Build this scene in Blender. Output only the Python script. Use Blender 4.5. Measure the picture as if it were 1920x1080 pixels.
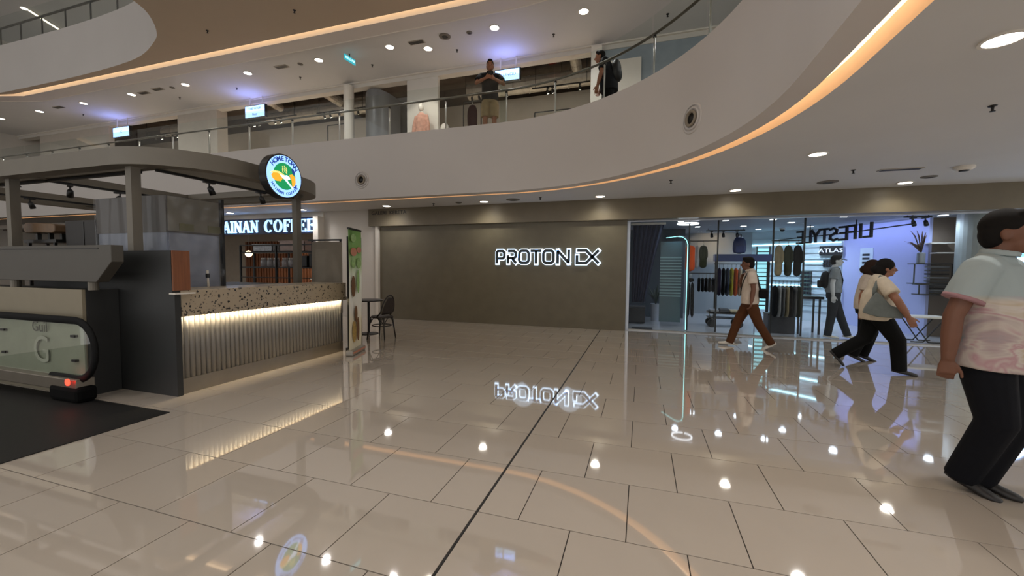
import bpy, bmesh, math, random
from mathutils import Vector, Matrix
for o in list(bpy.data.objects): bpy.data.objects.remove(o, do_unlink=True)
S = bpy.context.scene; COL = S.collection
random.seed(7)
R_ = math.radians
# ---------------------------------------------------------------- camera
FPX, YAW, PIT, ROL, HC = 758.07, 0.309417, -0.0497873, -0.0082975, 1.45
def _axes():
    cy, sy = math.cos(YAW), math.sin(YAW)
    f = Vector((-sy*math.cos(PIT), cy*math.cos(PIT), math.sin(PIT)))
    r = Vector((cy, sy, 0)); d = f.cross(r)
    cr, sr = math.cos(ROL), math.sin(ROL)
    return cr*r+sr*d, -sr*r+cr*d, f
AX_R, AX_D, AX_F = _axes()
CAMP = Vector((0, 0, HC))
cam = bpy.data.cameras.new('camera'); camo = bpy.data.objects.new('camera', cam); COL.objects.link(camo)
cam.sensor_width = 36; cam.lens = FPX/1920*36; cam.clip_start = 0.05; cam.clip_end = 200
u = -AX_D; b = -AX_F
camo.matrix_world = Matrix(((AX_R.x, u.x, b.x, 0), (AX_R.y, u.y, b.y, 0), (AX_R.z, u.z, b.z, HC), (0, 0, 0, 1)))
S.camera = camo
def PX(x, y, X=None, Y=None, Z=None):
    """photo pixel -> world point on the plane X=, Y= or Z="""
    d = AX_R*((x-960)/FPX)+AX_D*((y-540)/FPX)+AX_F
    t = X/d.x if X is not None else (Y/d.y if Y is not None else (Z-HC)/d.z)
    return CAMP+d*t
def TOPX(P):
    v = Vector(P)-CAMP; c = v.dot(AX_F)
    return (960+FPX*v.dot(AX_R)/c, 540+FPX*v.dot(AX_D)/c, c)
# ---------------------------------------------------------------- world, view
W = bpy.data.worlds.new('world'); S.world = W; W.use_nodes = True
bg = W.node_tree.nodes['Background']; bg.inputs[0].default_value = (1.0, 0.985, 0.97, 1); bg.inputs[1].default_value = 0.95
S.view_settings.view_transform = 'Standard'; S.view_settings.look = 'None'
S.view_settings.exposure = 0.25; S.view_settings.gamma = 1.0; S.view_settings.use_curve_mapping = False
try:
    S.cycles.use_denoising = True; S.cycles.max_bounces = 6; S.cycles.diffuse_bounces = 4; S.cycles.glossy_bounces = 3; S.cycles.use_adaptive_sampling = True; S.cycles.adaptive_threshold = .03
    S.cycles.transmission_bounces = 6; S.cycles.transparent_max_bounces = 12; S.cycles.sample_clamp_indirect = 4.0
    S.cycles.caustics_reflective = False; S.cycles.caustics_refractive = False
except Exception: pass
def light(kind, loc, power, col=(1, .96, .91), size=.15, rot=(0, 0, 0), spot=110, blend=.7, sy=None):
    l = bpy.data.lights.new('light', kind); l.energy = power; l.color = col
    if kind == 'SPOT': l.spot_size = R_(spot); l.spot_blend = blend; l.shadow_soft_size = size
    elif kind == 'AREA':
        l.size = size
        if sy: l.shape = 'RECTANGLE'; l.size_y = sy
    else: l.shadow_soft_size = size
    o = bpy.data.objects.new('light', l); COL.objects.link(o); o.location = loc; o.rotation_euler = rot
    return o
# ---------------------------------------------------------------- materials
def lin(c):
    if isinstance(c, str): c = tuple(int(c[i:i+2], 16)/255 for i in (0, 2, 4))
    return tuple((v/12.92 if v <= .04045 else ((v+.055)/1.055)**2.4) for v in c)
_M = {}
def M(name, col, rough=.5, metal=0., spec=.5, emit=None, es=0., var=.06, scale=6., bump=0., trans=0., alpha=1., coat=0., ior=1.5, stretch=(1, 1, 1)):
    if name in _M: return _M[name]
    m = bpy.data.materials.new(name); m.use_nodes = True; nt = m.node_tree; b = nt.nodes['Principled BSDF']
    c = lin(col)
    b.inputs['Base Color'].default_value = (*c, 1); b.inputs['Roughness'].default_value = rough
    b.inputs['Metallic'].default_value = metal; b.inputs['Specular IOR Level'].default_value = spec
    b.inputs['IOR'].default_value = ior
    if trans: b.inputs['Transmission Weight'].default_value = trans
    if coat: b.inputs['Coat Weight'].default_value = coat; b.inputs['Coat Roughness'].default_value = .04
    if alpha < 1: b.inputs['Alpha'].default_value = alpha
    if emit is not None:
        b.inputs['Emission Color'].default_value = (*lin(emit), 1); b.inputs['Emission Strength'].default_value = es
    if var or bump:
        tc = nt.nodes.new('ShaderNodeTexCoord'); mp = nt.nodes.new('ShaderNodeMapping'); mp.inputs['Scale'].default_value = stretch
        nz = nt.nodes.new('ShaderNodeTexNoise'); nz.inputs['Scale'].default_value = scale; nz.inputs['Detail'].default_value = 4
        nt.links.new(tc.outputs['Object'], mp.inputs[0]); nt.links.new(mp.outputs[0], nz.inputs['Vector'])
        if var:
            mr = nt.nodes.new('ShaderNodeMapRange'); mr.inputs[1].default_value = .3; mr.inputs[2].default_value = .7
            mr.inputs[3].default_value = 1-var; mr.inputs[4].default_value = 1+var
            mx = nt.nodes.new('ShaderNodeVectorMath'); mx.operation = 'SCALE'; mx.inputs[0].default_value = c
            nt.links.new(nz.outputs['Fac'], mr.inputs[0]); nt.links.new(mr.outputs[0], mx.inputs['Scale'])
            nt.links.new(mx.outputs[0], b.inputs['Base Color'])
        if bump:
            bp = nt.nodes.new('ShaderNodeBump'); bp.inputs['Strength'].default_value = bump; bp.inputs['Distance'].default_value = .02
            nt.links.new(nz.outputs['Fac'], bp.inputs['Height']); nt.links.new(bp.outputs[0], b.inputs['Normal'])
    _M[name] = m; return m
def E(name, col, es):   # lamps, screens, lit letters
    return M(name, col, rough=.4, emit=col, es=es, var=0)
def glass_mat(name, tint, refl=.12, rough=.02):
    if name in _M: return _M[name]
    m = bpy.data.materials.new(name); m.use_nodes = True; nt = m.node_tree
    for n in list(nt.nodes): nt.nodes.remove(n)
    out = nt.nodes.new('ShaderNodeOutputMaterial'); tr = nt.nodes.new('ShaderNodeBsdfTransparent'); gl = nt.nodes.new('ShaderNodeBsdfGlossy')
    mx = nt.nodes.new('ShaderNodeMixShader'); fr = nt.nodes.new('ShaderNodeFresnel'); fr.inputs[0].default_value = 1.5
    mm = nt.nodes.new('ShaderNodeMath'); mm.operation = 'MULTIPLY'; mm.inputs[1].default_value = refl/.12; mm.use_clamp = True
    ge = nt.nodes.new('ShaderNodeNewGeometry'); bk = nt.nodes.new('ShaderNodeMath'); bk.operation = 'SUBTRACT'; bk.inputs[0].default_value = 1; nt.links.new(ge.outputs['Backfacing'], bk.inputs[1])
    m2 = nt.nodes.new('ShaderNodeMath'); m2.operation = 'MULTIPLY'; nt.links.new(mm.outputs[0], m2.inputs[0]); nt.links.new(bk.outputs[0], m2.inputs[1])
    tr.inputs[0].default_value = (*tint, 1); gl.inputs['Roughness'].default_value = rough
    nt.links.new(fr.outputs[0], mm.inputs[0]); nt.links.new(m2.outputs[0], mx.inputs[0]); nt.links.new(tr.outputs[0], mx.inputs[1]); nt.links.new(gl.outputs[0], mx.inputs[2])
    nt.links.new(mx.outputs[0], out.inputs[0]); _M[name] = m; return m
def tile_mat():
    m = M('floor_tile', 'b6ab9e', rough=.035, spec=1., var=.03, coat=1., scale=1.3)
    return m
def terrazzo():
    m = M('terrazzo', 'a99a83', rough=.3, var=0); nt = m.node_tree; b = nt.nodes['Principled BSDF']
    tc = nt.nodes.new('ShaderNodeTexCoord'); vo = nt.nodes.new('ShaderNodeTexVoronoi'); vo.inputs['Scale'].default_value = 34
    nz = nt.nodes.new('ShaderNodeTexNoise'); nz.inputs['Scale'].default_value = 9
    va = nt.nodes.new('ShaderNodeVectorMath'); va.operation = 'MULTIPLY_ADD'; va.inputs[1].default_value = (.03,)*3
    nt.links.new(tc.outputs['Object'], va.inputs[2]); nz2 = nt.nodes.new('ShaderNodeTexNoise'); nz2.inputs['Scale'].default_value = 40
    nt.links.new(tc.outputs['Object'], nz2.inputs['Vector']); nt.links.new(nz2.outputs['Color'], va.inputs[0])
    nt.links.new(va.outputs[0], vo.inputs['Vector'])
    sep = nt.nodes.new('ShaderNodeSeparateColor'); nt.links.new(vo.outputs['Color'], sep.inputs[0])
    # a chip where the cell value is high and the point is near the cell centre
    lt = nt.nodes.new('ShaderNodeMath'); lt.operation = 'LESS_THAN'
    ra = nt.nodes.new('ShaderNodeMath'); ra.operation = 'MULTIPLY'; ra.inputs[1].default_value = .55
    nt.links.new(sep.outputs[0], ra.inputs[0]); nt.links.new(vo.outputs['Distance'], lt.inputs[0]); nt.links.new(ra.outputs[0], lt.inputs[1])
    gt = nt.nodes.new('ShaderNodeMath'); gt.operation = 'GREATER_THAN'; gt.inputs[1].default_value = .52
    nt.links.new(sep.outputs[0], gt.inputs[0])
    mu = nt.nodes.new('ShaderNodeMath'); mu.operation = 'MULTIPLY'; nt.links.new(lt.outputs[0], mu.inputs[0]); nt.links.new(gt.outputs[0], mu.inputs[1])
    cr = nt.nodes.new('ShaderNodeValToRGB'); nt.links.new(sep.outputs[1], cr.inputs[0])
    e = cr.color_ramp; e.interpolation = 'CONSTANT'; e.elements[0].color = (*lin('1d1a18'), 1); e.elements[1].position = .72; e.elements[1].color = (*lin('5f564c'), 1)
    mx = nt.nodes.new('ShaderNodeMix'); mx.data_type = 'RGBA'; mx.inputs[6].default_value = (*lin('a99a83'), 1)
    nt.links.new(mu.outputs[0], mx.inputs[0]); nt.links.new(cr.outputs[0], mx.inputs[7]); nt.links.new(mx.outputs[2], b.inputs['Base Color'])
    return m
# ---------------------------------------------------------------- mesh builder
def wloc(o):
    v = Vector((0, 0, 0))
    while o: v += Vector(o.location); o = o.parent
    return v
class MB:
    def __init__(s): s.v = []; s.f = []
    def add(s, vs, fs):
        n = len(s.v); s.v += [tuple(p) for p in vs]; s.f += [tuple(i+n for i in f) for f in fs]; return s
    def box(s, x0, x1, y0, y1, z0, z1):
        x0, x1 = sorted((x0, x1)); y0, y1 = sorted((y0, y1)); z0, z1 = sorted((z0, z1))
        return s.add([(x0, y0, z0), (x1, y0, z0), (x1, y1, z0), (x0, y1, z0), (x0, y0, z1), (x1, y0, z1), (x1, y1, z1), (x0, y1, z1)],
                     [(0, 3, 2, 1), (4, 5, 6, 7), (0, 1, 5, 4), (1, 2, 6, 5), (2, 3, 7, 6), (3, 0, 4, 7)])
    def bar(s, a, b, w, h=None, up=(0, 0, 1)):
        a = Vector(a); b = Vector(b); d = (b-a).normalized(); up = Vector(up)
        if abs(d.dot(up)) > .98: up = Vector((0, 1, 0))
        x = d.cross(up).normalized()*(w/2); y = x.normalized().cross(d).normalized()*((h or w)/2)
        return s.add([a-x-y, a+x-y, a+x+y, a-x+y, b-x-y, b+x-y, b+x+y, b-x+y], [(0, 1, 2, 3), (7, 6, 5, 4), (0, 4, 5, 1), (1, 5, 6, 2), (2, 6, 7, 3), (3, 7, 4, 0)])
    def tube(s, pts, rad, n=8, cap=True, up=(0, 0, 1), closed=False):
        """rad: number, list of numbers or list of (rx, ry)"""
        P = [Vector(p) for p in pts]; k = len(P); rows = []; px = None
        for i, p in enumerate(P):
            if closed: t = P[(i+1) % k]-P[i-1]
            else: t = P[min(i+1, k-1)]-P[max(i-1, 0)]
            t = t.normalized() if t.length > 1e-9 else Vector((0, 0, 1))
            if px is None:
                q = Vector(up)
                if abs(q.dot(t)) > .95: q = Vector((1, 0, 0)) if abs(t.x) < .9 else Vector((0, 1, 0))
                px = q.cross(t).normalized()
            else:
                px = (px-t*px.dot(t)).normalized()
            py = t.cross(px).normalized()
            r = rad[i] if isinstance(rad, (list, tuple)) else rad
            rx, ry = r if isinstance(r, (list, tuple)) else (r, r)
            rows.append([p+px*(rx*math.cos(2*math.pi*j/n))+py*(ry*math.sin(2*math.pi*j/n)) for j in range(n)])
        vs = [q for row in rows for q in row]; fs = []
        for i in range(k if closed else k-1):
            a = i*n; c = ((i+1) % k)*n
            for j in range(n): fs.append((a+j, a+(j+1) % n, c+(j+1) % n, c+j))
        if cap and not closed:
            fs.append(tuple(range(n-1, -1, -1))); fs.append(tuple((k-1)*n+j for j in range(n)))
        return s.add(vs, fs)
    def cyl(s, a, b, r0, r1=None, n=16): return s.tube([a, b], [r0, r0 if r1 is None else r1], n)
    def lathe(s, prof, c=(0, 0, 0), n=24, axis='z', cap=True):
        """prof: (r, h) pairs from bottom to top"""
        c = Vector(c); vs = []; fs = []; k = len(prof)
        for r, h in prof:
            for j in range(n):
                a = 2*math.pi*j/n; x, y = r*math.cos(a), r*math.sin(a)
                vs.append(c+Vector({'z': (x, y, h), 'y': (x, h, -y), 'x': (h, x, y)}[axis]))
        for i in range(k-1):
            for j in range(n): fs.append((i*n+j, i*n+(j+1) % n, (i+1)*n+(j+1) % n, (i+1)*n+j))
        if cap: fs.append(tuple(range(n-1, -1, -1))); fs.append(tuple((k-1)*n+j for j in range(n)))
        return s.add(vs, fs)
    def ell(s, c, r, n=16, m=10):
        c = Vector(c); vs = []; fs = []
        for i in range(m+1):
            t = math.pi*i/m
            for j in range(n):
                a = 2*math.pi*j/n
                vs.append(c+Vector((r[0]*math.sin(t)*math.cos(a), r[1]*math.sin(t)*math.sin(a), -r[2]*math.cos(t))))
        for i in range(m):
            for j in range(n): fs.append((i*n+j, i*n+(j+1) % n, (i+1)*n+(j+1) % n, (i+1)*n+j))
        return s.add(vs, fs)
    def prism(s, poly, o, ux, uy, depth):
        """poly 2D points placed at o + x*ux + y*uy, thickened along ux x uy by depth"""
        o = Vector(o); ux = Vector(ux); uy = Vector(uy); nz = ux.cross(uy).normalized()*depth; n = len(poly)
        vs = [o+ux*a+uy*b for a, b in poly]+[o+ux*a+uy*b+nz for a, b in poly]
        return s.add(vs, [tuple(range(n-1, -1, -1)), tuple(range(n, 2*n))]+[(i, (i+1) % n, n+(i+1) % n, n+i) for i in range(n)])
    def grid(s, fn, nu, nv):
        vs = [fn(i/nu, j/nv) for i in range(nu+1) for j in range(nv+1)]
        return s.add(vs, [(i*(nv+1)+j, (i+1)*(nv+1)+j, (i+1)*(nv+1)+j+1, i*(nv+1)+j+1) for i in range(nu) for j in range(nv)])
    def xform(s, mat): s.v = [tuple(mat @ Vector(p)) for p in s.v]; return s
    def build(s, name, mat, parent=None, smooth=False, bevel=0, sub=0, solid=0, remesh=0, sm=0):
        off = wloc(parent)
        if parent is None and s.v:
            xs = [p[0] for p in s.v]; ys = [p[1] for p in s.v]; zs = [p[2] for p in s.v]
            off = Vector(((min(xs)+max(xs))/2, (min(ys)+max(ys))/2, min(zs)))
        me = bpy.data.meshes.new(name); me.from_pydata([tuple(Vector(p)-off) for p in s.v], [], s.f)
        bm = bmesh.new(); bm.from_mesh(me)
        if not solid or remesh: bmesh.ops.recalc_face_normals(bm, faces=bm.faces)
        bm.to_mesh(me); bm.free()
        ob = bpy.data.objects.new(name, me); COL.objects.link(ob)
        if parent: ob.parent = parent
        else: ob.location = off
        if mat: me.materials.append(mat)
        mods = False
        if solid: q = ob.modifiers.new('s', 'SOLIDIFY'); q.thickness = solid; q.offset = 0; mods = True
        if bevel: q = ob.modifiers.new('b', 'BEVEL'); q.width = bevel; q.segments = 2; q.limit_method = 'ANGLE'; mods = True
        if remesh: q = ob.modifiers.new('r', 'REMESH'); q.mode = 'VOXEL'; q.voxel_size = remesh; q.use_smooth_shade = True; mods = True
        if sm: q = ob.modifiers.new('m', 'SMOOTH'); q.factor = .5; q.iterations = sm; mods = True
        if sub: q = ob.modifiers.new('u', 'SUBSURF'); q.levels = sub; q.render_levels = sub; mods = True
        if mods:
            dg = bpy.context.evaluated_depsgraph_get(); dg.update()
            nm = bpy.data.meshes.new_from_object(ob.evaluated_get(dg)); ob.modifiers.clear(); ob.data = nm
            if mat and not nm.materials: nm.materials.append(mat)
            me = nm
        if smooth or sub or remesh:
            for p in me.polygons: p.use_smooth = True
        return ob
def tag(o, label, cat, group=None):
    o['label'] = label; o['category'] = cat
    if group: o['group'] = group
    return o
def struct(o, label=None):
    o['kind'] = 'structure'
    if label: o['label'] = label
    return o
def thing(name, label, cat, loc=(0, 0, 0), group=None, rz=0):
    o = bpy.data.objects.new(name, None); o.empty_display_size = .1; COL.objects.link(o); o.location = loc; o.rotation_euler = (0, 0, rz)
    return tag(o, label, cat, group)
def dup(root, loc, rz=None, label=None, group=None):
    r = root.copy(); COL.objects.link(r); r.location = loc
    if rz is not None: r.rotation_euler = (0, 0, rz)
    if label: r['label'] = label
    if group: r['group'] = group
    for ch in list(root.children):
        c = ch.copy(); COL.objects.link(c); c.parent = r
        for g in list(ch.children):
            d = g.copy(); COL.objects.link(d); d.parent = c
    return r
def textmesh(txt, size, depth=.004, align='CENTER', bold=0.0):
    cu = bpy.data.curves.new('t', 'FONT'); cu.body = txt; cu.size = size; cu.extrude = depth/2; cu.align_x = align; cu.align_y = 'CENTER'; cu.offset = bold; cu.resolution_u = 3
    ob = bpy.data.objects.new('t', cu); COL.objects.link(ob)
    dg = bpy.context.evaluated_depsgraph_get(); dg.update(); me = bpy.data.meshes.new_from_object(ob.evaluated_get(dg))
    vs = [Vector(v.co) for v in me.vertices]; fs = [tuple(p.vertices) for p in me.polygons]
    bpy.data.objects.remove(ob); bpy.data.curves.remove(cu); bpy.data.meshes.remove(me)
    return vs, fs
def text(name, txt, size, o, ux, uy, mat, parent=None, depth=.004, align='CENTER', sx=1., bold=0.):
    vs, fs = textmesh(txt, size, depth, align, bold); ux = Vector(ux).normalized(); uy = Vector(uy).normalized(); nz = ux.cross(uy)
    mb = MB(); mb.add([Vector(o)+ux*(p.x*sx)+uy*p.y+nz*p.z for p in vs], fs)
    off = wloc(parent); me = bpy.data.meshes.new(name); me.from_pydata([tuple(Vector(p)-off) for p in mb.v], [], mb.f); me.materials.append(mat)
    ob = bpy.data.objects.new(name, me); COL.objects.link(ob); ob.parent = parent
    return ob
# ================================================================ STRUCTURE
WALLW = M('wall_white', 'cac5bd', rough=.7, var=.02, scale=2)
CEILM = M('ceiling_paint', 'cbcbcb', rough=.75, var=.02, scale=1)
FASC = M('fascia_paint', 'cbc5c0', rough=.6, var=.02, scale=1)
SOFF = M('soffit_unlit_tan', 'b5a48f', rough=.7, var=.02, scale=1)  # browner than the ceilings; the soffit's unlit tone is put into this colour
LEDW = E('led_warm', 'ffdcb4', 1.9)
COVE = M('cove_paint', 'dcc6aa', rough=.6, var=.02)
DLE = E('downlight_lamp', 'fff6e8', 14.)
TRIMW = M('white_trim', 'd8d2c8', rough=.4, var=.02)
DARKM = M('dark_metal', '2a2826', rough=.35, metal=.6, var=.05)
STEEL = M('steel', '8d8a84', rough=.25, metal=.9, var=.04)
BLACK = M('black_plastic', '161514', rough=.4, var=.05)
BROWN = M('brown_panel', '625b4a', rough=.42, spec=.4, var=.07, scale=3.5)
BROWNF = M('brown_fascia', '6d6452', rough=.4, spec=.4, var=.06, scale=3.5)
GLASS = glass_mat('clear_glass', (.95, .975, .965), .14)
GLASS2 = glass_mat('shop_glass', (.955, .975, .98), .03)
XL, XR, YB, YN = -26., 9.5, 9.75, -7.
RC = Vector((-2.86, 3.93)); RR = 4.47
def ring(d, n=26, x0=XL, bend=False):
    """plan curve of the gallery edge, offset by d"""
    out = []
    for i in range(14):
        x = x0+(RC.x-x0)*i/14; y = RC.y+RR+d
        if bend and x < -19.3: y -= .16*(-19.3-x)**2
        out.append(Vector((x, y)))
    for i in range(n+1):
        a = math.pi/2*(1-i/n); out.append(Vector((RC.x+(RR+d)*math.cos(a), RC.y+(RR+d)*math.sin(a))))
    for k in range(1, 6): out.append(Vector((RC.x+RR+d, RC.y+(YN-RC.y)*k/5)))
    return out
def outer(n=26):
    out = []
    for i in range(14): out.append(Vector((XL+(RC.x-XL)*i/14, 10.6)))
    for i in range(n+1):
        h = i/n
        out.append(Vector((RC.x+(XR-RC.x)*min(1, h*2), 10.6-(10.6-RC.y)*max(0, h*2-1))))
    for k in range(1, 6): out.append(Vector((XR, RC.y+(YN-RC.y)*k/5)))
    return out
def band(mb, A, za, B, zb):
    n = len(A)
    mb.add([(p.x, p.y, za) for p in A]+[(p.x, p.y, zb) for p in B], [(i, i+1, n+i+1, n+i) for i in range(n-1)]); return mb
# ---- floor with its tiles
fl = struct(MB().box(XL, XR, YN, 16, -.12, -.004).build('floor', M('grout', '2f2a25', rough=.8)), 'cream polished tile floor of the mall hall')
T = .599; TY0 = 1.567; XJ = -.9
TILE = tile_mat()
tilemesh = {}
cands = []
for row in range(-15, 14):
    y0 = TY0+T*row; y1 = min(y0+T, YB)
    odd = row % 2
    lx = -1.211 if odd else -1.504; rx = -.646 if odd else -.344
    cells = [(lx, XJ-.006)]; x = lx
    while x > -16: cells.append((x-T, x)); x -= T
    cells.append((XJ+.006, rx)); x = rx
    while x < 8.9: cells.append((x, x+T)); x += T
    for a, b_ in cells: cells and cands.append((a+.0028, b_-.0028, y0+.0028, y1-.0028))
def tvis(c):
    cx, cy = (c[0]+c[1])/2, (c[2]+c[3])/2
    if cy < .6 or (cx < -4.95 and cy > 2.7) or (cx < -4.4 and cy < 2.7) : return -1
    q = TOPX((cx, cy, 0))
    if q[2] < .4 or not (-260 < q[0] < 2180 and q[1] < 1330): return -1
    if cx+.3 < -7: return -1
    dy = abs(TOPX((cx, c[2], 0))[1]-TOPX((cx, c[3], 0))[1])
    return dy if dy > 7 else -1
sc_ = sorted([(tvis(c), c) for c in cands], key=lambda t: -t[0])
near = [c for v, c in sc_ if v > 0][:300]; nset = set(near)
for c in near:
    w, d = round(c[1]-c[0], 3), round(c[3]-c[2], 3)
    key = (w, d)
    if key not in tilemesh:
        mb = MB().box(-w/2, w/2, -d/2, d/2, -.012, 0)
        me = bpy.data.meshes.new('tile'); me.from_pydata(mb.v, [], mb.f); me.materials.append(TILE); tilemesh[key] = me
    o = bpy.data.objects.new('tile', tilemesh[key]); COL.objects.link(o); o.parent = fl
    o.location = Vector(((c[0]+c[1])/2, (c[2]+c[3])/2, 0))-Vector(fl.location)
mb = MB()
for c in cands:
    if c not in nset: mb.box(c[0], c[1], c[2], c[3], -.012, 0)
o = mb.build('far_tiles', TILE, fl); o['kind'] = 'stuff'
o = MB().box(XJ-.005, XJ+.005, YN, YB, -.004, -.001).build('expansion_joint', BLACK, fl)
# ---- ground floor ceiling, cove and balcony wall
G0, GI, GF = ring(0), ring(-.2), ring(-.42)
mb = band(MB(), G0, 3.05, outer(), 3.05)
cg = struct(mb.build('ceiling', CEILM), 'white ground floor ceiling with rounded edge')
band(MB(), G0, 3.05, G0, 3.22).build('cove_side', COVE, cg)
mb = band(MB(), GI, 3.215, G0, 3.215); mb.build('cove_light', LEDW, cg)
mb = band(MB(), GI, 3.03, GI, 3.22); mb.build('cove_back', COVE, cg)
mb = band(MB(), GI, 3.03, GF, 3.03); mb.build('soffit_lip', FASC, cg)
mb = MB(); GF2 = ring(-.30); band(mb, GF, 3.03, GF, 4.43); band(mb, GF, 4.43, GF2, 4.43); band(mb, GF2, 4.43, GF2, 4.28)
wb = struct(mb.build('wall_balcony', FASC, smooth=False), 'smooth curved white balcony wall of the upper gallery')
for p in wb.data.polygons: p.use_smooth = abs(p.normal.z) < .5
fu = struct(band(MB(), GF2, 4.30, outer(), 4.30).build('floor_upper', M('upper_floor', 'a99c8c', rough=.3)), 'floor of the upper gallery')
MB().box(XL, XR, 10.55, 18, 4.25, 4.30).build('shop_floor', _M['upper_floor'], fu)
# ---- upper ceiling with crown, cove and soffit
U_L, U_I, U_C = ring(-.40, bend=True), ring(-.56, bend=True), ring(.03, bend=True)
cu = struct(band(MB(), U_C, 7.0, outer(), 7.0).build('ceiling_upper', CEILM), 'white upper gallery ceiling')
mb = band(MB(), U_L, 6.93, U_C, 6.93); band(mb, U_C, 6.93, U_C, 7.0); band(mb, U_L, 6.93, U_L, 7.08); mb.build('ceiling_band', FASC, cu)
band(MB(), U_I, 7.07, U_L, 7.07).build('cove_light', E('led_warm_upper', 'ffdfb4', 2.0), cu)
band(MB(), U_I, 6.95, U_I, 7.08).build('cove_back', COVE, cu)
MB().tube([(p.x, p.y, 6.94) for p in U_C], .022, 8).build('crown_bead', TRIMW, cu, smooth=True)
HOLE = [(-26, 7.3), (-21, 7.62), (-17, 7.67), (-14.44, 7.61), (-12.82, 7.45), (-11.61, 7.08), (-11.03, 6.79), (-10.49, 6.33), (-10.24, 5.94), (-10.05, 5.3), (-9.98, 4.4), (-9.95, 2), (-9.95, YN)]
def spline(P, n=6):
    out = []
    for i in range(len(P)-1):
        p0, p1, p2, p3 = [Vector(P[max(0, min(len(P)-1, k))]) for k in (i-1, i, i+1, i+2)]
        for j in range(n):
            t = j/n; out.append(.5*((2*p1)+(p2-p0)*t+(2*p0-5*p1+4*p2-p3)*t*t+(3*p1-p0-3*p2+p3)*t**3))
    out.append(Vector(P[-1])); return out
HO = spline(HOLE)
mb = MB(); A = []; Bq = []
for p in HO[:54]:
    y = RC.y+RR-.56-(.16*(-19.3-p.x)**2 if p.x < -19.3 else 0)
    A.append(p); Bq.append(Vector((p.x, max(y, p.y))))
band(mb, A, 6.95, Bq, 6.95)
A = [HO[53]]+HO[54:]; Bq = [Vector((-7.5, RC.y+RR-.56))]+[Vector((-7.5, RC.y+RR-.56+(YN-RC.y-RR+.56)*(i+1)/len(HO[54:]))) for i in range(len(HO[54:]))]
xa = HO[53].x
mb.add([(HO[53].x, RC.y+RR-.56, 6.95), (-7.5, RC.y+RR-.56, 6.95), (HO[53].x, HO[53].y, 6.95)], [(0, 1, 2)])
band(mb, A, 6.95, Bq, 6.95)
IR = [p for p in U_I if p.x >= -7.5]; IR = [Vector((-7.5, RC.y+RR-.56))]+IR
band(mb, IR, 6.95, [Vector((p.x, YN-.001)) for p in IR], 6.95)
so = struct(mb.build('ceiling_soffit', SOFF), 'tan soffit under the third level above the hall')
mb = MB(); HB = [p+Vector((.08, .08)) for p in HO]; band(mb, HO, 6.95, HO, 8.42); band(mb, HO, 8.42, HB, 8.42)
w3 = struct(mb.build('wall_balcony_top', FASC), 'curved balcony wall of the third level')
for p in w3.data.polygons: p.use_smooth = True
# third level back wall and roof
ct = struct(MB().box(XL-6, XR, YN-3, 18, 10.9, 11.1).build('ceiling_top', CEILM), 'ceiling above the third level')
struct(MB().box(XL, -9, 10.6, 10.8, 7.1, 10.9).build('wall_top_level', WALLW), 'pale wall of the third level gallery')
struct(MB().box(XL-.3, XL, YN, 18, 0, 10.9).build('wall_left', WALLW), 'pale far end wall of the hall')
# ---- back wall: brown hoarding, fascia beam, white wall beside the cafe
struct(MB().box(-7.03, -.34, YB, YB+.12, -.01, 2.62).build('wall_back', BROWN), 'brown panelled shop hoarding wall')
struct(MB().box(-7.31, XR, 9.62, 9.9, 2.575, 3.055).build('trim_1', BROWNF), 'brown metallic fascia beam above the shopfronts')
struct(MB().box(-7.12, -7.035, 9.66, 9.78, 0, 2.575).build('trim_2', TRIMW), 'slim white edge strip at the end of the brown wall')
struct(MB().box(-9.0, -7.11, 9.75, 9.95, 0, 3.05).build('wall_pale', WALLW), 'white wall between the cafe and the brown hoarding')
struct(MB().box(-9.13, -8.95, 9.5, 9.9, 0, 2.9).build('trim_3', TRIMW), 'white pilaster beside the cafe sign')
struct(MB().box(XL, -8.95, 9.72, 9.9, 2.9, 3.06).build('trim_4', TRIMW), 'white bulkhead above the cafe sign')
# ---- upper gallery shop fronts
struct(MB().box(XL, XR, 10.5, 10.75, 6.86, 7.3).build('trim_5', WALLW), 'white bulkhead above the upper shopfronts')
tr = struct(MB().box(XL, XR, 10.44, 10.5, 6.97, 7.0).build('trim_6', TRIMW), 'crown strip under the upper ceiling')
# ================================================================ lamps in ceilings
def make_downlight(name, r, label, group):
    t = thing(name, label, 'downlight', (0, 0, 0), group)
    MB().lathe([(r*1.22, 0), (r*1.22, -.012), (r, -.012), (r*.98, -.002)], n=20, cap=False).build('trim_ring', TRIMW, t, smooth=False)
    MB().lathe([(r*.98, -.006), (r*.98, -.003)], n=20).build('lamp', DLE, t)
    return t
g1 = 'downlights along the brown fascia'
dl = make_downlight('downlight', .10, 'round recessed downlight in the ground floor ceiling just in front of the brown fascia', g1)
first = True
for x in (-11.97, -9.2, -6.42, -3.67, -.91, 1.76, 4.5, 7.2):
    o = dl if first else dup(dl, (0, 0, 0)); first = False
    o.location = (x, 9.2, 3.05)
    light('SPOT', (x, 9.2, 3.03), 46, (1, .96, .84) if x > -5 else (1, .97, .97), .08, spot=150, blend=.9)
for x, y in ((2.27, 6.65), (2.33, 3.75), (2.33, 1.0), (2.33, -2)):
    o = dup(dl, (x, y, 3.05), None, 'round recessed downlight in the ground floor ceiling beside the curved cove', 'downlights beside the curved cove')
    light('SPOT', (x, y, 3.03), 60, (1, .97, .93), .08, spot=150, blend=.9)
for x, y in ((5.2, 6.6), (5.2, 3.7), (5.2, 1.0)):
    light('SPOT', (x, y, 3.03), 60, (1, .97, .93), .08, spot=150, blend=.9)
    dup(dl, (x, y, 3.05), None, 'round recessed downlight in the ground floor ceiling out beyond the walking people', 'downlights over the side aisle')
g2 = 'downlights in the upper gallery ceiling'
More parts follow.
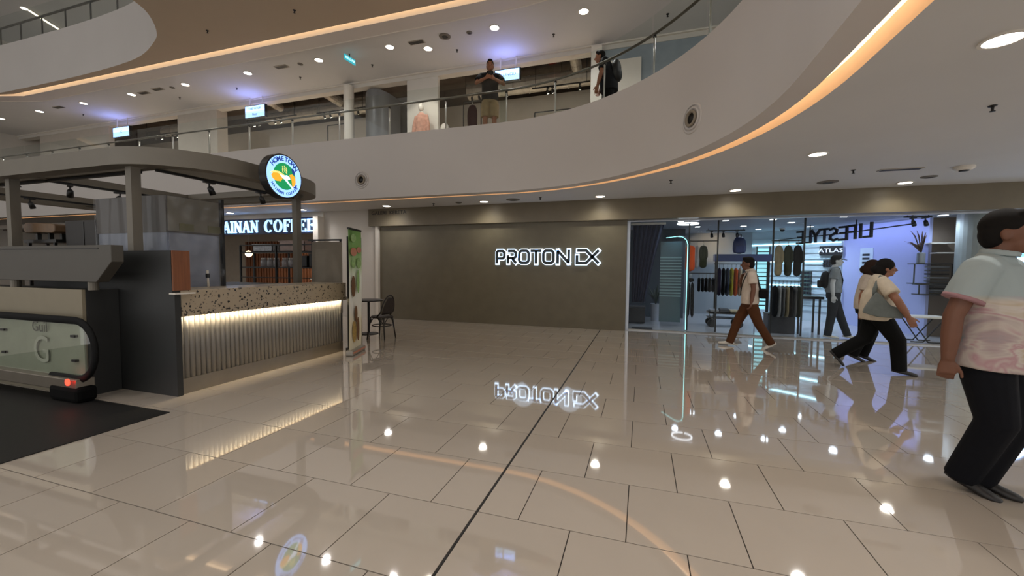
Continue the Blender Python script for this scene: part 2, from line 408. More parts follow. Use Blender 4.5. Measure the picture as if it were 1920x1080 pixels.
for x in (-23.5, -21.0, -18.46, -15.98, -13.5, -10.95, -8.41, -6.19, -3.37, -1.32, 1.2):
    dup(dl, (x, 9.05, 7.0), None, 'round recessed downlight in the upper gallery ceiling', g2)
    light('SPOT', (x, 9.05, 6.97), 85, (1, .97, .94), .08, spot=150, blend=.9)
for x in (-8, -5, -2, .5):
    for y in (-4, -1, 2): light('SPOT', (x, y, 6.9), 105, (1, .97, .93), .1, spot=120, blend=.8)  # unseen spots added under the soffit, without fixtures, for general hall light
# ================================================================ KIOSK
GREY = M('kiosk_grey', '6c665b', rough=.5, var=.03)
CHAR = M('charcoal_panel', '252626', rough=.55, var=.06, scale=4)
SLAT = M('slat_grey', '7c7872', rough=.45, var=.04)
WOODO = M('orange_wood', '7c4a2c', rough=.5, var=.15, scale=5, stretch=(8, 8, .6))
KX, KY0, KY1 = -4.87, 3.10, 5.75
k = thing('kiosk_counter', 'terrazzo topped coffee kiosk counter with grey fluted front and charcoal end', 'counter', (-5.2, 4.4, 0))
MB().box(-5.45, KX-.045, KY0+.02, KY1-.03, .02, 1.14).build('core', CHAR, k)
MB().box(-5.50, KX+.015, KY0+.04, KY1+.02, .90, 1.17).build('terrazzo_top', terrazzo(), k, bevel=.006)
MB().box(KX+.012, KX+.026, KY0+.04, KY1+.02, .876, .93).build('terrazzo_apron', _M['terrazzo'], k)
MB().box(KX-.05, KX+.005, KY0+.01, KY1-.06, 0, .17).build('plinth', M('plinth_alu', '8c8375', rough=.3, metal=.5), k)
_o = Vector(k.location); sm = MB().tube([_o+Vector((0, 0, .17)), _o+Vector((0, 0, .895))], .032, 10)
sl = sm.build('slat', SLAT, k, smooth=False)
for p in sl.data.polygons: p.use_smooth = len(p.vertices) == 4
n = 43
for i in range(n):
    o = sl if i == 0 else sl.copy()
    if i: COL.objects.link(o)
    o.parent = k; o.location = Vector((KX-.03, KY0+.045+(KY1-.10-KY0-.045)*i/(n-1), 0))-Vector(k.location)
MB().box(KX-.01, KX+.004, KY0+.06, KY1-.1, .888, .899).build('led_strip', E('led_counter', 'ffdc9c', 3.), k)
light('AREA', (KX+.007, (KY0+KY1)/2, .893), 16, (1, .82, .54), .008, (0, 0, 0), sy=2.5)
MB().box(-7.4, -4.83, 3.06, 3.12, 0, 1.13).build('end_panel', CHAR, k)
MB().box(-7.4, -4.87, 3.06, 3.17, 1.13, 1.61).build('end_panel_upper', CHAR, k)
MB().box(-4.875, -4.85, 3.065, 3.24, 1.17, 1.61).build('wood_return', WOODO, k)
MB().box(-4.90, -4.80, 3.05, 3.26, 1.13, 1.145).build('ledge', TRIMW, k)
MB().box(-5.6, -5.3, KY0+.3, KY1, 1.02, 1.10).build('rear_shelf', CHAR, k)
MB().box(-10.2, -7.3, 3.2, 3.6, 0, 1.12).build('back_counter', CHAR, k)
MB().box(-7.4, -5.5, 3.12, 5.7, .0, 1.14).build('service_counter', CHAR, k)
# ---- canopy
def rrect(x0, x1, y0, y1, r, n=10):
    pts = []
    for cx, cy, a0 in ((x1-r, y0+r, -90), (x1-r, y1-r, 0), (x0+.3, y1-.3, 90), (x0+.3, y0+.3, 180)):
        rr = r if cx > (x0+x1)/2 else .3
        for i in range(n+1):
            a = R_(a0+90*i/n); pts.append(Vector((cx+rr*math.cos(a), cy+rr*math.sin(a))))
    return pts
cn = thing('kiosk_canopy', 'olive grey canopy frame with rounded rim on slim posts over the kiosk', 'canopy', (-7.5, 4.4, 0))
oR = rrect(-11.2, -4.93, 3.08, 5.77, .95); iR = rrect(-11.0, -5.11, 3.26, 5.59, .78)
mb = MB(); n = len(oR); cl = lambda L: L+[L[0]]
band(mb, cl(oR), 2.6, cl(oR), 2.8); band(mb, cl(iR), 2.6, cl(iR), 2.8); band(mb, cl(oR), 2.8, cl(iR), 2.8); band(mb, cl(oR), 2.6, cl(iR), 2.6)
rm = mb.build('rim', GREY, cn)
for p in rm.data.polygons: p.use_smooth = abs(p.normal.z) < .5
for x in (-5.78, -8.05, -10.4): MB().box(x-.05, x+.05, 3.2, 5.65, 2.64, 2.74).build('cross_beam', GREY, cn)
for y in (3.52, 5.4): MB().box(-11.05, -5.3, y-.05, y+.05, 2.65, 2.75).build('long_beam', GREY, cn)
for (x0, x1, y0, y1) in ((-5.80, -5.76, 3.5, 5.6), (-8.07, -8.03, 3.5, 5.6), (-10.42, -10.38, 3.4, 5.6), (-11, -6.1, 3.50, 3.54)):
    MB().box(x0, x1, y0, y1, 2.612, 2.645).build('light_track', BLACK, cn)
for x, y, zb in ((-5.75, 3.24, 1.13), (-8.22, 3.24, 1.12), (-5.75, 5.62, 1.13), (-10.6, 3.24, 0), (-10.6, 5.6, 0)):
    MB().box(x-.05, x+.05, y-.05, y+.05, zb, 2.62).build('post', GREY, cn)
# ---- track spotlights
def make_spot(name, label, group, lit):
    t = thing(name, label, 'spotlight', (0, 0, 0), group)
    MB().box(-.03, .03, -.07, .07, -.02, 0).build('track_adapter', BLACK, t)
    MB().cyl((0, 0, -.02), (0, 0, -.07), .012, n=8).build('stem', BLACK, t)
    MB().lathe([(.02, 0), (.035, -.02), (.04, -.12), (.036, -.12), (.03, -.10)], (0, 0, -.06), 14).xform(Matrix.Translation((0, 0, -.06)) @ Matrix.Rotation(R_(25), 4, 'X') @ Matrix.Translation((0, 0, .06))).build('head', BLACK, t, smooth=True)
    if lit: MB().lathe([(.031, -.118), (.031, -.121)], (0, 0, -.06), 14).xform(Matrix.Translation((0, 0, -.06)) @ Matrix.Rotation(R_(25), 4, 'X') @ Matrix.Translation((0, 0, .06))).build('lens', E('spot_lens', 'fff4dd', 10.), t)
    return t
gs = 'black track spotlights under the kiosk canopy'
sp1 = make_spot('track_spotlight', 'switched on black track spotlight under the kiosk canopy beside the round coffee sign', gs, True)
sp1.location = (-5.78, 4.15, 2.612)
sp0 = make_spot('track_spotlight', 'switched off black track spotlight under the kiosk canopy', gs, False)
spots0 = [(-5.78, 4.95), (-8.05, 3.75), (-8.05, 4.35), (-10.4, 4.3), (-8.9, 3.52), (-8.05, 5.1)]
for i, (x, y) in enumerate(spots0):
    o = sp0 if i == 0 else dup(sp0, (0, 0, 0)); o['label'] = 'switched off black track spotlight '+['under the canopy rim end next to the round sign', 'on the middle canopy beam, first from the front post', 'on the middle canopy beam between two other spotlights', 'on the far canopy beam beyond the tan seat', 'on the front canopy track above the tan seat', 'on the middle canopy beam, last toward the cafe'][i]; o.location = (x, y, 2.612); o.rotation_euler = (0, 0, [0, 1.2, 2.2, .4, 2.6, 1.0][i])
# ---- round lit sign
SC = Vector((-4.62, 4.32, 2.655)); SR = .295
rs = thing('round_sign', 'round backlit coffee sign with blue ring and green centre on the canopy rim', 'sign', (SC.x, SC.y, SC.z-SR))
MB().lathe([(SR, -.11), (SR, 0), (SR-.018, .004), (SR-.018, -.004)], SC, 48, 'x').build('drum', BLACK, rs)
MB().lathe([(SR-.02, -.002), (SR-.02, .006)], SC, 48, 'x').build('face', E('sign_blue', '86b0f4', 1.5), rs)
MB().lathe([(SR*.60, .0065), (SR*.60, .0085)], SC, 48, 'x').build('green_disc', E('sign_green', '12884f', .85), rs)
MB().box(SC.x-.35, SC.x-.1, SC.y-.02, SC.y+.02, SC.z, SC.z+.05).build('bracket', BLACK, rs)
UY_, UZ_ = Vector((0, 1, 0)), Vector((0, 0, 1))     # on the face: right = +Y, up = +Z (seen from +X)
def sgn(poly, x, mat, name):
    MB().prism([(a*SR, b_*SR) for a, b_ in poly], SC+Vector((x, 0, 0)), UY_, UZ_, .0015).build(name, mat, rs)
ORG, YEL, WHT, NAV = E('sign_orange', 'e0a02c', .9), E('sign_yellow', 'e9d67e', .9), E('sign_white', 'cfe4ff', 1.1), E('sign_navy', '1d3f8e', .6)
def arcp(cx, cy, r0, r1, a0, a1, n=12):
    return [(cx+r0*math.cos(R_(a0+(a1-a0)*i/n)), cy+r0*math.sin(R_(a0+(a1-a0)*i/n))) for i in range(n+1)]+[(cx+r1*math.cos(R_(a1+(a0-a1)*i/n)), cy+r1*math.sin(R_(a1+(a0-a1)*i/n))) for i in range(n+1)]
sgn([(-.72, -.06), (-.62, .06), (-.45, .10), (-.22, .02), (-.12, -.12), (-.22, -.26), (-.45, -.28), (-.64, -.22)], .009, ORG, 'orange_cup')
sgn([(-.78, .04), (-.55, .16), (-.30, .17), (-.05, .08), (.05, -.02), (-.02, -.05), (-.16, .03), (-.40, .09), (-.62, .05)], .0105, YEL, 'yellow_hand')
sgn([(-.30, .06), (-.10, .02), (.10, .08), (.26, .02), (.30, -.08), (.10, -.16), (-.10, -.12)], .0118, WHT, 'pale_saucer')
sgn([(-.06, -.12), (.40, -.50), (.45, -.45), (.02, -.06)], .013, WHT, 'pale_spoon')
sgn([(.24, .12), (.42, .18), (.58, .05), (.60, -.20), (.50, -.36), (.40, -.40), (.36, -.10)], .0125, ORG, 'orange_jug')
sgn([(.36, .40), (.44, .46), (.56, .30), (.52, .16), (.42, .22)], .0138, NAV, 'navy_lid')
sgn([(.44, -.42), (.56, -.34), (.60, -.24), (.66, -.30), (.56, -.46)], .0138, NAV, 'navy_base')
for i, (cx, cy) in enumerate(((-.14, .36), (-.03, .40), (.06, .34))):
    sgn(arcp(cx-.04, cy, .10, .065, -60, 60, 8), .011, YEL, 'steam'); sgn(arcp(cx+.11, cy-.14, .10, .065, 120, 240, 8), .011, YEL, 'steam')
def ring_text(txt, rad, a_mid, step, size, flip):
    for i, ch in enumerate(txt):
        if ch == ' ': continue
        a = R_(a_mid+(i-(len(txt)-1)/2)*step*(1 if flip else -1))
        out = UY_*math.cos(a)+UZ_*math.sin(a); up = -out if flip else out
        right = up.cross(Vector((1, 0, 0)))*-1
        right = Vector((1, 0, 0)).cross(up)*-1 if False else up.cross(Vector((1, 0, 0)))
        # keep the letter readable from +X
        text('letter', ch, size, SC+Vector((.008, 0, 0))+out*rad, right, up, NAV, rs, .003, bold=.002) if right.cross(up).x > 0 else text('letter', ch, size, SC+Vector((.008, 0, 0))+out*rad, -right, up, NAV, rs, .003, bold=.002)
ring_text('HOMETOWN', SR*.78, 90, 15, .085, False)
ring_text('HAINAN COFFEE', SR*.78, 270, 9.6, .05, True)
# ---- tall unit wrapped in a clear sheet
wu = thing('wrapped_display_unit', 'tall grey display unit wrapped in glossy clear plastic sheet on the kiosk counter', 'display unit', (-6.1, 3.78, 1.14))
STONE = M('grey_backdrop', '4a443e', rough=.5, var=.08, scale=3)
MB().box(-6.78, -5.5, 3.42, 4.06, 1.14, 1.85).build('body', M('unit_grey', '7e8594', rough=.4, var=.22, scale=3.2), wu)
MB().box(-6.8, -5.49, 3.41, 4.07, 1.85, 2.3).build('upper_cabinet', STONE, wu)
for y in (3.55, 3.9): MB().box(-5.482, -5.474, y, y+.17, 1.88, 1.97).build('brass_plate', M('brass_plate', '6e6a45', rough=.35, metal=.4), wu)
MB().box(-5.492, -5.480, 3.43, 4.05, 1.87, 2.29).build('paler_side_skin', M('side_sheen_olive', '726d5e', rough=.35), wu); MB().box(-5.502, -5.490, 3.44, 4.04, 1.17, 1.84).build('paler_lower_skin', M('side_sheen_bluegrey', '8d93a3', rough=.4, var=.2, scale=3.5), wu)  # paler skins added over the side; its light and reflections are in their colour
SHEET = M('plastic_sheet', '8a8c90', rough=.08, spec=1., alpha=.2, var=0, scale=3, bump=.3)
MB().grid(lambda a, b_: (-5.455+.014*math.sin(7*a+17*b_+2*math.sin(5*a))+.006*math.sin(21*a-9*b_), 3.40+.68*a, 1.175+1.115*b_), 24, 30).build('plastic_wrap_side', SHEET, wu, smooth=True)
MB().grid(lambda a, b_: (-6.82+1.35*a, 3.395+.010*math.sin(17*a+3*b_)+.006*math.sin(40*a), 1.16+1.13*b_), 40, 16).build('plastic_wrap_front', SHEET, wu, smooth=True)
MB().box(-5.495, -5.445, 4.062, 4.098, 1.168, 2.34).build('edge_post', BLACK, wu)
tp = PX(391, 538, X=-5.30); tt = thing('tap', 'slim white tap pipe with black collar rising from the terrazzo top', 'tap', (tp.x, tp.y, 1.17))
MB().tube([(tp.x, tp.y, 1.165), (tp.x-.01, tp.y, 1.36)], [.013, .010], 10).build('pipe', TRIMW, tt, smooth=True); MB().cyl((tp.x-.008, tp.y, 1.29), (tp.x-.011, tp.y, 1.345), .022, n=12).build('collar', BLACK, tt); MB().cyl((tp.x-.011, tp.y, 1.345), (tp.x-.012, tp.y, 1.385), .014, n=12).build('cap', TRIMW, tt)
dk = thing('dark_cabinet', 'dark brown box cabinet beside the wrapped unit at the kiosk back', 'cabinet', (-7.22, 3.6, 1.13))
MB().box(-7.55, -6.9, 3.45, 3.75, 1.13, 2.04).build('body', M('dark_brown', '1f1a17', rough=.5), dk)
MB().box(-7.16, -7.145, 3.444, 3.452, 1.15, 2.02).build('door_gap', BLACK, dk)
cb = thing('upturned_seat', 'tan wooden seat turned upside down on a dark tray at the kiosk back', 'seat', (-8.0, 3.5, 1.12))
MB().prism([(-8.37, 1.93), (-8.33, 1.885), (-8.05, 1.89), (-7.70, 1.875), (-7.645, 1.90), (-7.64, 1.985), (-7.68, 2.0), (-8.10, 2.025), (-8.31, 2.03), (-8.36, 2.0)], (0, 3.62, 0), (1, 0, 0), (0, 0, 1), .24).build('seat_shell', M('tan_wood', '705840', rough=.5, var=.18, scale=9), cb, bevel=.012)
MB().box(-8.38, -7.62, 3.38, 3.62, 1.745, 1.79).build('tray', BLACK, cb)
for x in (-8.30, -7.70):
    for y in (3.41, 3.59): MB().bar((x, y, 1.12), (x, y, 1.75), .03).build('tray_leg', BLACK, cb)
for x in (-8.29, -8.0, -7.72): MB().bar((x, 3.5, 1.785), (x, 3.5, 1.90), .045).build('leg', BLACK, cb)
# ---- steel shelf rack with jars, at the far end of the kiosk
RKX0, RKX1, RKY = -7.75, -5.93, 6.15
rk = thing('shelf_rack', 'dark metal shelf rack with three tiers behind the terrazzo counter', 'shelf', (-6.85, RKY, 0))
for x in (RKX0, -6.82, RKX1):
    for y in (RKY, RKY+.3): MB().bar((x, y, 0), (x, y, 1.86), .03).build('upright', DARKM, rk)
for z in (.62, 1.02, 1.42, 1.72): MB().box(RKX0, RKX1, RKY, RKY+.3, z-.015, z+.01).build('shelf_board', DARKM, rk)
for z in (1.22, 1.86): MB().bar((RKX0, RKY, z), (RKX1, RKY, z), .02).build('rail', DARKM, rk)
JAR = glass_mat('jar_glass', (.80, .84, .86), .5, .05)
def make_jar():
    t = thing('glass_jar', 'clear glass jar with pale lid on the middle tier of the rack', 'jar', (0, 0, 0), 'glass jars on the rack')
    MB().lathe([(.05, 0), (.062, .01), (.062, .12), (.045, .145), (.045, .15), (.04, .15), (.04, .14)], n=14).build('jar_body', M('jar_pale', 'a6a9ae', rough=.08, spec=.9, alpha=.6, var=.1, scale=20), t, smooth=True)
    MB().lathe([(.05, .15), (.05, .175), (.03, .18)], n=14).build('lid', M('jar_lid', 'b9b4ac', rough=.3, metal=.5), t)
    return t
jp = make_jar(); firstj = True
for x in (-7.25, -7.08, -6.92, -6.70, -6.54, -6.38):
    o = jp if firstj else dup(jp, (0, 0, 0)); firstj = False; o.location = (x, RKY+.1, 1.43)
def crate(name, label, c, s, mat, cat='box'):
    t = thing(name, label, cat, c); x, y, z = c; w, d, h = s
    m_ = MB(); m_.box(x-w/2, x+w/2, y-d/2, y+d/2, z, z+.015)
    m_.box(x-w/2, x-w/2+.012, y-d/2, y+d/2, z, z+h).box(x+w/2-.012, x+w/2, y-d/2, y+d/2, z, z+h)
    m_.box(x-w/2, x+w/2, y-d/2, y-d/2+.012, z, z+h).box(x-w/2, x+w/2, y+d/2-.012, y+d/2, z, z+h)
    m_.build('tub', mat, t); MB().box(x-w/2-.012, x+w/2+.012, y-d/2-.012, y+d/2+.012, z+h, z+h+.02).build('lid', mat, t)
    return t
crate('storage_tub', 'clear grey storage tub on the top tier of the rack', (-7.2, RKY+.15, 1.731), (.5, .24, .13), M('tub_clear', 'a8acb4', rough=.15, var=.3, scale=25))
crate('storage_tub', 'pinkish cardboard coloured tub on the top tier of the rack', (-6.45, RKY+.15, 1.731), (.62, .26, .19), M('tub_pink', '9c7f72', rough=.3, var=.2, scale=9))
crate('black_canister', 'black square canister on the middle tier at the rack end', (-6.18, RKY+.15, 1.431), (.14, .2, .2), BLACK, 'canister')
crate('black_canister', 'taller black canister right at the end upright of the rack', (-6.02, RKY+.15, 1.431), (.12, .18, .24), BLACK, 'canister')
# grey board with black top rod behind the counter end
mbd = thing('menu_board', 'blank beige grey board with black top rod behind the counter end', 'board', (-5.45, 6.1, 0))
MB().box(-5.86, -5.2, 6.06, 6.09, 0.6, 1.90).build('board', M('board_beige', '8d8476', rough=.6), mbd)
MB().bar((-5.92, 6.05, 1.93), (-5.18, 6.05, 1.93), .03).build('rod', BLACK, mbd)
for x in (-5.86, -5.22): MB().bar((x, 6.075, 0), (x, 6.075, 1.93), .025).build('leg', BLACK, mbd)
# ================================================================ ESCALATOR
es = thing('escalator', 'escalator end with glass balustrade, black handrail and dark landing plate', 'escalator', (-6.0, 2.3, 0))
MB().box(-9.5, -4.385, .2, 2.70, .0, .008).build('landing_plate', M('landing_plate', '1c1b1a', rough=.55, metal=.3, var=.1, scale=30), es)
GL3 = glass_mat('balustrade_glass', (.95, .97, .94), .16)
def newel(off):
    pts = [(-9.6, .86+off), (-5.64, .86+off)]
    for i in range(1, 13):
        a = R_(90-180*i/12); pts.append((-5.64+(.31+off)*math.cos(a), .55+(.31+off)*math.sin(a)))
    return pts
hp = [(x, 2.62, z) for x, z in newel(0)]+[(-6.1, 2.62, .24)]
MB().tube(hp, [(.04, .025)]*len(hp), 10, up=(0, 1, 0)).build('handrail', M('rubber_black', '090909', rough=.75, spec=.2), es, smooth=True)
gp = newel(-.03)+[(-9.6, .25)]
MB().prism(gp, (0, 2.628, 0), (1, 0, 0), (0, 0, 1), .012).build('glass_panel', GL3, es)
MB().box(-9.6, -5.55, 2.64, 2.655, .25, .83).build('inner_panel', M('frosted_panel', '96988a', rough=.35, var=.08), es)
MB().box(-9.6, -5.55, 2.56, 2.72, .12, .25).build('skirt_deck', M('skirt', '7a7266', rough=.35, metal=.5), es, bevel=.01)
MB().box(-6.0, -5.50, 2.54, 2.72, .008, .17).build('newel_base', M('newel_black', '0b0b0b', rough=.8, spec=.1), es, bevel=.04)
MB().lathe([(.035, 0), (.035, .01), (.02, .012)], (-5.60, 2.515, .235), 14, 'y').build('red_lamp', E('red_lamp', 'ff2a1c', 6.), es)
text('lettering', 'Guil', .17, (-6.28, 2.622, .76), (1, 0, 0), (0, 0, 1), M('lettering_dark', '2c2a22', rough=.5), es, .003, bold=-.001)
text('lettering_mark', 'G', .42, (-6.27, 2.622, .50), (1, 0, 0), (0, 0, 1), M('lettering_pale', 'a2a496', rough=.5), es, .002)
for x in (-7.02, -5.72): 
    for z in (.42, .68): MB().box(x, x+.07, 2.61, 2.64, z, z+.025).build('glass_clip', DARKM, es)
pb = thing('low_partition', 'beige fronted low partition with charcoal side behind the escalator glass', 'partition', (-7.5, 2.9, 0))
MB().box(-9.8, -5.75, 2.77, 3.055, 0, 1.17).build('body', CHAR, pb)
MB().box(-9.8, -5.765, 2.74, 2.77, .0, 1.175).build('beige_front', M('beige_front', '857c68', rough=.5, var=.03), pb)
TRG = M('trough_shaded_grey', '4a463f', rough=.5, var=.03)  # darker than the kiosk grey; the trough's shade is put into this colour
tg = thing('grey_trough', 'grey box trough with chamfered end raised on short stubs', 'trough', (-7.4, 2.9, 1.175))
MB().prism([(-9.8, 1.26), (-5.51, 1.26), (-5.25, 1.48), (-5.25, 1.655), (-9.8, 1.655)], (0, 2.85, 0), (1, 0, 0), (0, 0, 1),   .11).build('body', TRG, tg, bevel=.006)
MB().box(-9.8, -5.45, 2.735, 2.742, 1.615, 1.625).build('groove', DARKM, tg)
for x in (-5.68, -7.14, -8.6): MB().cyl((x, 2.80, 1.17), (x, 2.80, 1.265), .045, n=14).build('stub', GREY, tg)
# ================================================================ BALUSTRADE OF THE UPPER GALLERY
def rp(s, d):
    """point on the gallery edge: s = ('x', x) | ('a', degrees) | ('y', y)"""
    k_, v = s
    if k_ == 'x': return Vector((v, RC.y+RR+d))
    if k_ == 'a': return Vector((RC.x+(RR+d)*math.cos(R_(v)), RC.y+(RR+d)*math.sin(R_(v))))
    return Vector((RC.x+RR+d, v))
posts = [('x', v) for v in (-23.9, -22.4, -21.0, -19.6, -18.2, -16.8, -15.4, -14.03, -12.63, -11.22, -9.78, -8.36, -6.94, -5.55, -4.13, -2.74)]+[('a', v) for v in (73.5, 58.8, 44.4, 29, 14.5, .001)]+[('y', 2.4), ('y', .9)]
bl = thing('glass_balustrade', 'clear glass balustrade with steel handrail along the curved upper gallery edge', 'balustrade', (-6, 8.0, 4.43))
def seg(a, b_, d, n=6):
    if a[0] == b_[0] == 'a': return [rp(('a', a[1]+(b_[1]-a[1])*i/n), d) for i in range(n+1)]
    if a[0] == 'x' and b_[0] == 'a': return [rp(a, d), rp(('x', RC.x), d)]+[rp(('a', 90+(b_[1]-90)*i/n), d) for i in range(1, n+1)]
    return [rp(a, d), rp(b_, d)]
def glass_seg(P, z0, z1, name, mat, parent, th=.012):
    m_ = MB(); n = len(P); nrm = []
    Q = []
    for i, p in enumerate(P):
        t = (P[min(i+1, n-1)]-P[max(i-1, 0)]).normalized(); Q.append(p+Vector((-t.y, t.x))*th)
    band(m_, P, z0, P, z1); band(m_, Q, z0, Q, z1); band(m_, P, z1, Q, z1)
    return m_.build(name, mat, parent)
hr = []
for i in range(len(posts)-1):
    P = seg(posts[i], posts[i+1], -.36)
    # a small gap at each post
    d0 = (P[1]-P[0]).normalized(); d1 = (P[-2]-P[-1]).normalized(); P = [P[0]+d0*.012]+P[1:-1]+[P[-1]+d1*.012]
    glass_seg(P, 4.425, 5.36, 'glass_pane', GLASS, bl)
    Hs = seg(posts[i], posts[i+1], -.29); hr += Hs if not hr else Hs[1:]
MB().tube([(p.x, p.y, 5.12) for p in hr], .022, 10).build('handrail', M('rail_steel', '6f6b64', rough=.3, metal=.8), bl, smooth=True)
PST = M('post_white', 'b8b5ae', rough=.35, metal=.3)
_o = Vector(bl.location)
pm = MB().tube([_o+Vector((0, 0, -.12)), _o+Vector((0, 0, .62))], [(.03, .015)]*2, 10).build('post', PST, bl, smooth=True)
km = MB().ell(_o+Vector((0, 0, .635)), (.03, .03, .03), 10, 6).build('knob', DARKM, pm, smooth=True)
for i, s_ in enumerate(posts):
    p = rp(s_, -.31); o = pm if i == 0 else pm.copy()
    if i:
        COL.objects.link(o); c_ = km.copy(); COL.objects.link(c_); c_.parent = o; c_.location = (0, 0, 0)
    else: km.location = (0, 0, 0)
    o.parent = bl; o.location = Vector((p.x, p.y, 4.43))-Vector(bl.location)
# ================================================================ PEOPLE
def V(*a): return Vector(a)
def add_hand(mb, el, wr, pn, L=1., curl=.35, side=1, thumb=1):
    """five fingers: wr wrist, el elbow (direction), pn = direction the palm faces"""
    d = (wr-el).normalized(); pn = (pn-d*pn.dot(d)).normalized(); lat = d.cross(pn).normalized()*thumb
    mb.tube([wr-d*.03, wr+d*.015, wr+d*.05, wr+d*.09], [(.026*L, .021*L), (.031*L, .019*L), (.042*L, .017*L), (.040*L, .013*L)], 10, up=pn) if False else None
    ring_ = []
    for t, w, h in ((-.04, .026, .022), (.0, .028, .020), (.04, .040, .017), (.085, .041, .013)):
        ring_.append((wr+d*t*L, w*L, h*L))
    vs = []; fs = []; n = 10
    for c, w, h in ring_:
        for j in range(n):
            a = 2*math.pi*j/n; vs.append(c+lat*(w*math.cos(a))+pn*(h*math.sin(a)))
    for i in range(3):
        for j in range(n): fs.append((i*n+j, i*n+(j+1) % n, (i+1)*n+(j+1) % n, (i+1)*n+j))
    fs.append(tuple(range(n))); fs.append(tuple(3*n+j for j in range(n))); mb.add(vs, fs)
    for off, ln in ((.030, .072), (.010, .082), (-.011, .076), (-.031, .060)):
        b = wr+d*(.078*L)+lat*(off*L); q = d; pts = [b-d*.02]; 
        for k_, fr in enumerate((.45, .32, .23)):
            q = (Matrix.Rotation(curl*(1.0 if k_ else .6), 3, d.cross(pn)) @ q).normalized(); b2 = pts[-1]+q*(ln*fr*L+(.02 if k_ == 0 else 0)); pts.append(b2)
        mb.tube(pts, [.0095*L, .0092*L, .0085*L, .007*L], 7)
    t0 = wr+d*.02*L+lat*.026*L; q = (d*.75+lat*.65+pn*.25).normalized()
    mb.tube([t0, t0+q*.035*L, t0+q*.058*L+d*.012*L, t0+q*.066*L+d*.034*L], [.014*L, .0115*L, .010*L, .008*L], 7)
def person(name, label, loc, rz, J, skin, shirt, pants, shoe, hairm, K=1., belly=1., fem=0, sleeve=.5, head_yaw=0., hair='short', shorts=False, shoe_l=.27, palms=None, curl=.35, shirt_len=None, collar=True, group=None, hs=1.):
    t = thing(name, label, 'person', loc, group, rz)
    g = {k_: Vector(v) for k_, v in J.items()}; off = Vector(loc)
    def B(mb, nm, mat, vox, sm_=2, parent=t):
        me_mb = MB(); me_mb.v = [tuple(Vector(p)+wloc(parent)) for p in mb.v]; me_mb.f = mb.f
        return me_mb.build(nm, mat, parent, smooth=True, remesh=vox, sm=sm_)
    side = Vector((0, 1, 0))
    sh_mid = (g['shL']+g['shR'])/2; hip_mid = (g['hipL']+g['hipR'])/2
    # ---- body (one continuous skin surface)
    b_ = MB()
    nk = g['neck']; hd = g['head']
    b_.tube([hip_mid+V(0, 0, -.05), hip_mid+V(0, 0, .10), g['waist'], g['chest'], sh_mid+V(0, 0, .0), nk], [(.13*K, .10*K), (.145*K, .10*K), (.125*K*belly, .09*K*belly), (.15*K, .10*K), (.13*K, .075*K), (.055*K, .055*K)], 14, up=(1, 0, 0))
    b_.tube([sh_mid+V(0, 0, .02), nk, hd+V(-.005, 0, -.06)], [.062*K, .056*K, .055*K], 12, up=(1, 0, 0))
    Rh = Matrix.Rotation(head_yaw, 3, 'Z')
    def H(x, y, z): return hd+Rh @ (V(x, y, z)*hs)
    hm = MB(); hm.ell((0, 0, .02), (.098, .076, .108), 18, 12); hm.ell((.028, 0, -.045), (.066, .056, .07), 14, 10); hm.ell((.055, 0, -.085), (.03, .032, .025), 10, 8)
    hm.tube([(.088, 0, .012), (.106, 0, -.012), (.118, 0, -.026), (.098, 0, -.036)], [.010, .012, .016, .010], 8)
    for s_ in (-1, 1): hm.ell((-.008, s_*.077, -.008), (.022, .010, .034), 8, 8); hm.ell((.07, s_*.03, -.02), (.022, .022, .02), 8, 6)
    hm.ell((.088, 0, -.062), (.014, .026, .008), 8, 6)
    b_.add([H(*p)*1.0 for p in hm.v], hm.f)
    for s_ in 'LR':
        sh, el, wr = g['sh'+s_], g['el'+s_], g['wr'+s_]
        b_.tube([sh_mid*.35+sh*.65, sh, sh*.6+el*.4, el, el*.55+wr*.45, wr], [.055*K, .056*K, .048*K, .041*K, .040*K, .027*K], 10)
        pn = Vector(palms[s_]) if palms else V(0, -1 if s_ == 'L' else 1, 0)
        add_hand(b_, el, wr, pn, 1.0*(K**.4), curl, thumb=1 if s_ == 'R' else -1)
        hp, kn, an = g['hip'+s_], g['kn'+s_], g['an'+s_]
        b_.tube([hip_mid*.4+hp*.6+V(0, 0, .03), hp*.8+kn*.2, kn, kn*.6+an*.4, an], [.085*K, .082*K, .055*K, .052*K, .036*K], 10)
    body = B(b_, 'body', skin, .0078, 2)
    for s_ in (-1, 1):
        e = MB(); e.ell((0, 0, 0), (.008, .012, .006), 8, 6); e.v = [tuple(H(.084, s_*.031, .006)+Rh @ Vector(p)) for p in e.v]; B2 = MB(); B2.v = [tuple(Vector(p)+wloc(t)) for p in e.v]; B2.f = e.f; B2.build('eye', BLACK, t, smooth=True)
        e = MB(); e.tube([(.088, s_*.014, .028), (.090, s_*.03, .033), (.080, s_*.046, .028)], .0045, 6); B2 = MB(); B2.v = [tuple(H(*p)+wloc(t)) for p in e.v]; B2.f = e.f; B2.build('eyebrow', hairm, t, smooth=True)
    # ---- hair
    h_ = MB()
    if hair == 'short':
        h_.ell((-.012, 0, .045), (.101, .083, .098), 18, 12); h_.ell((-.045, 0, -.005), (.066, .079, .085), 16, 10); h_.ell((.05, 0, .105), (.045, .06, .03), 10, 8)
    else:
        h_.ell((-.015, 0, .04), (.108, .092, .108), 18, 12); h_.ell((-.055, 0, -.03), (.075, .088, .12), 16, 10); h_.ell((-.12, 0, -.015), (.055, .06, .06), 12, 8)
    h2 = MB(); h2.v = [tuple(H(*p)) for p in h_.v]; h2.f = h_.f
    B(h2, 'hair', hairm, .010, 2)
    # ---- shirt
    s = MB(); hem = shirt_len if shirt_len is not None else hip_mid.z-.02
    hx = hip_mid.x+(hip_mid.x-g['waist'].x)*.0
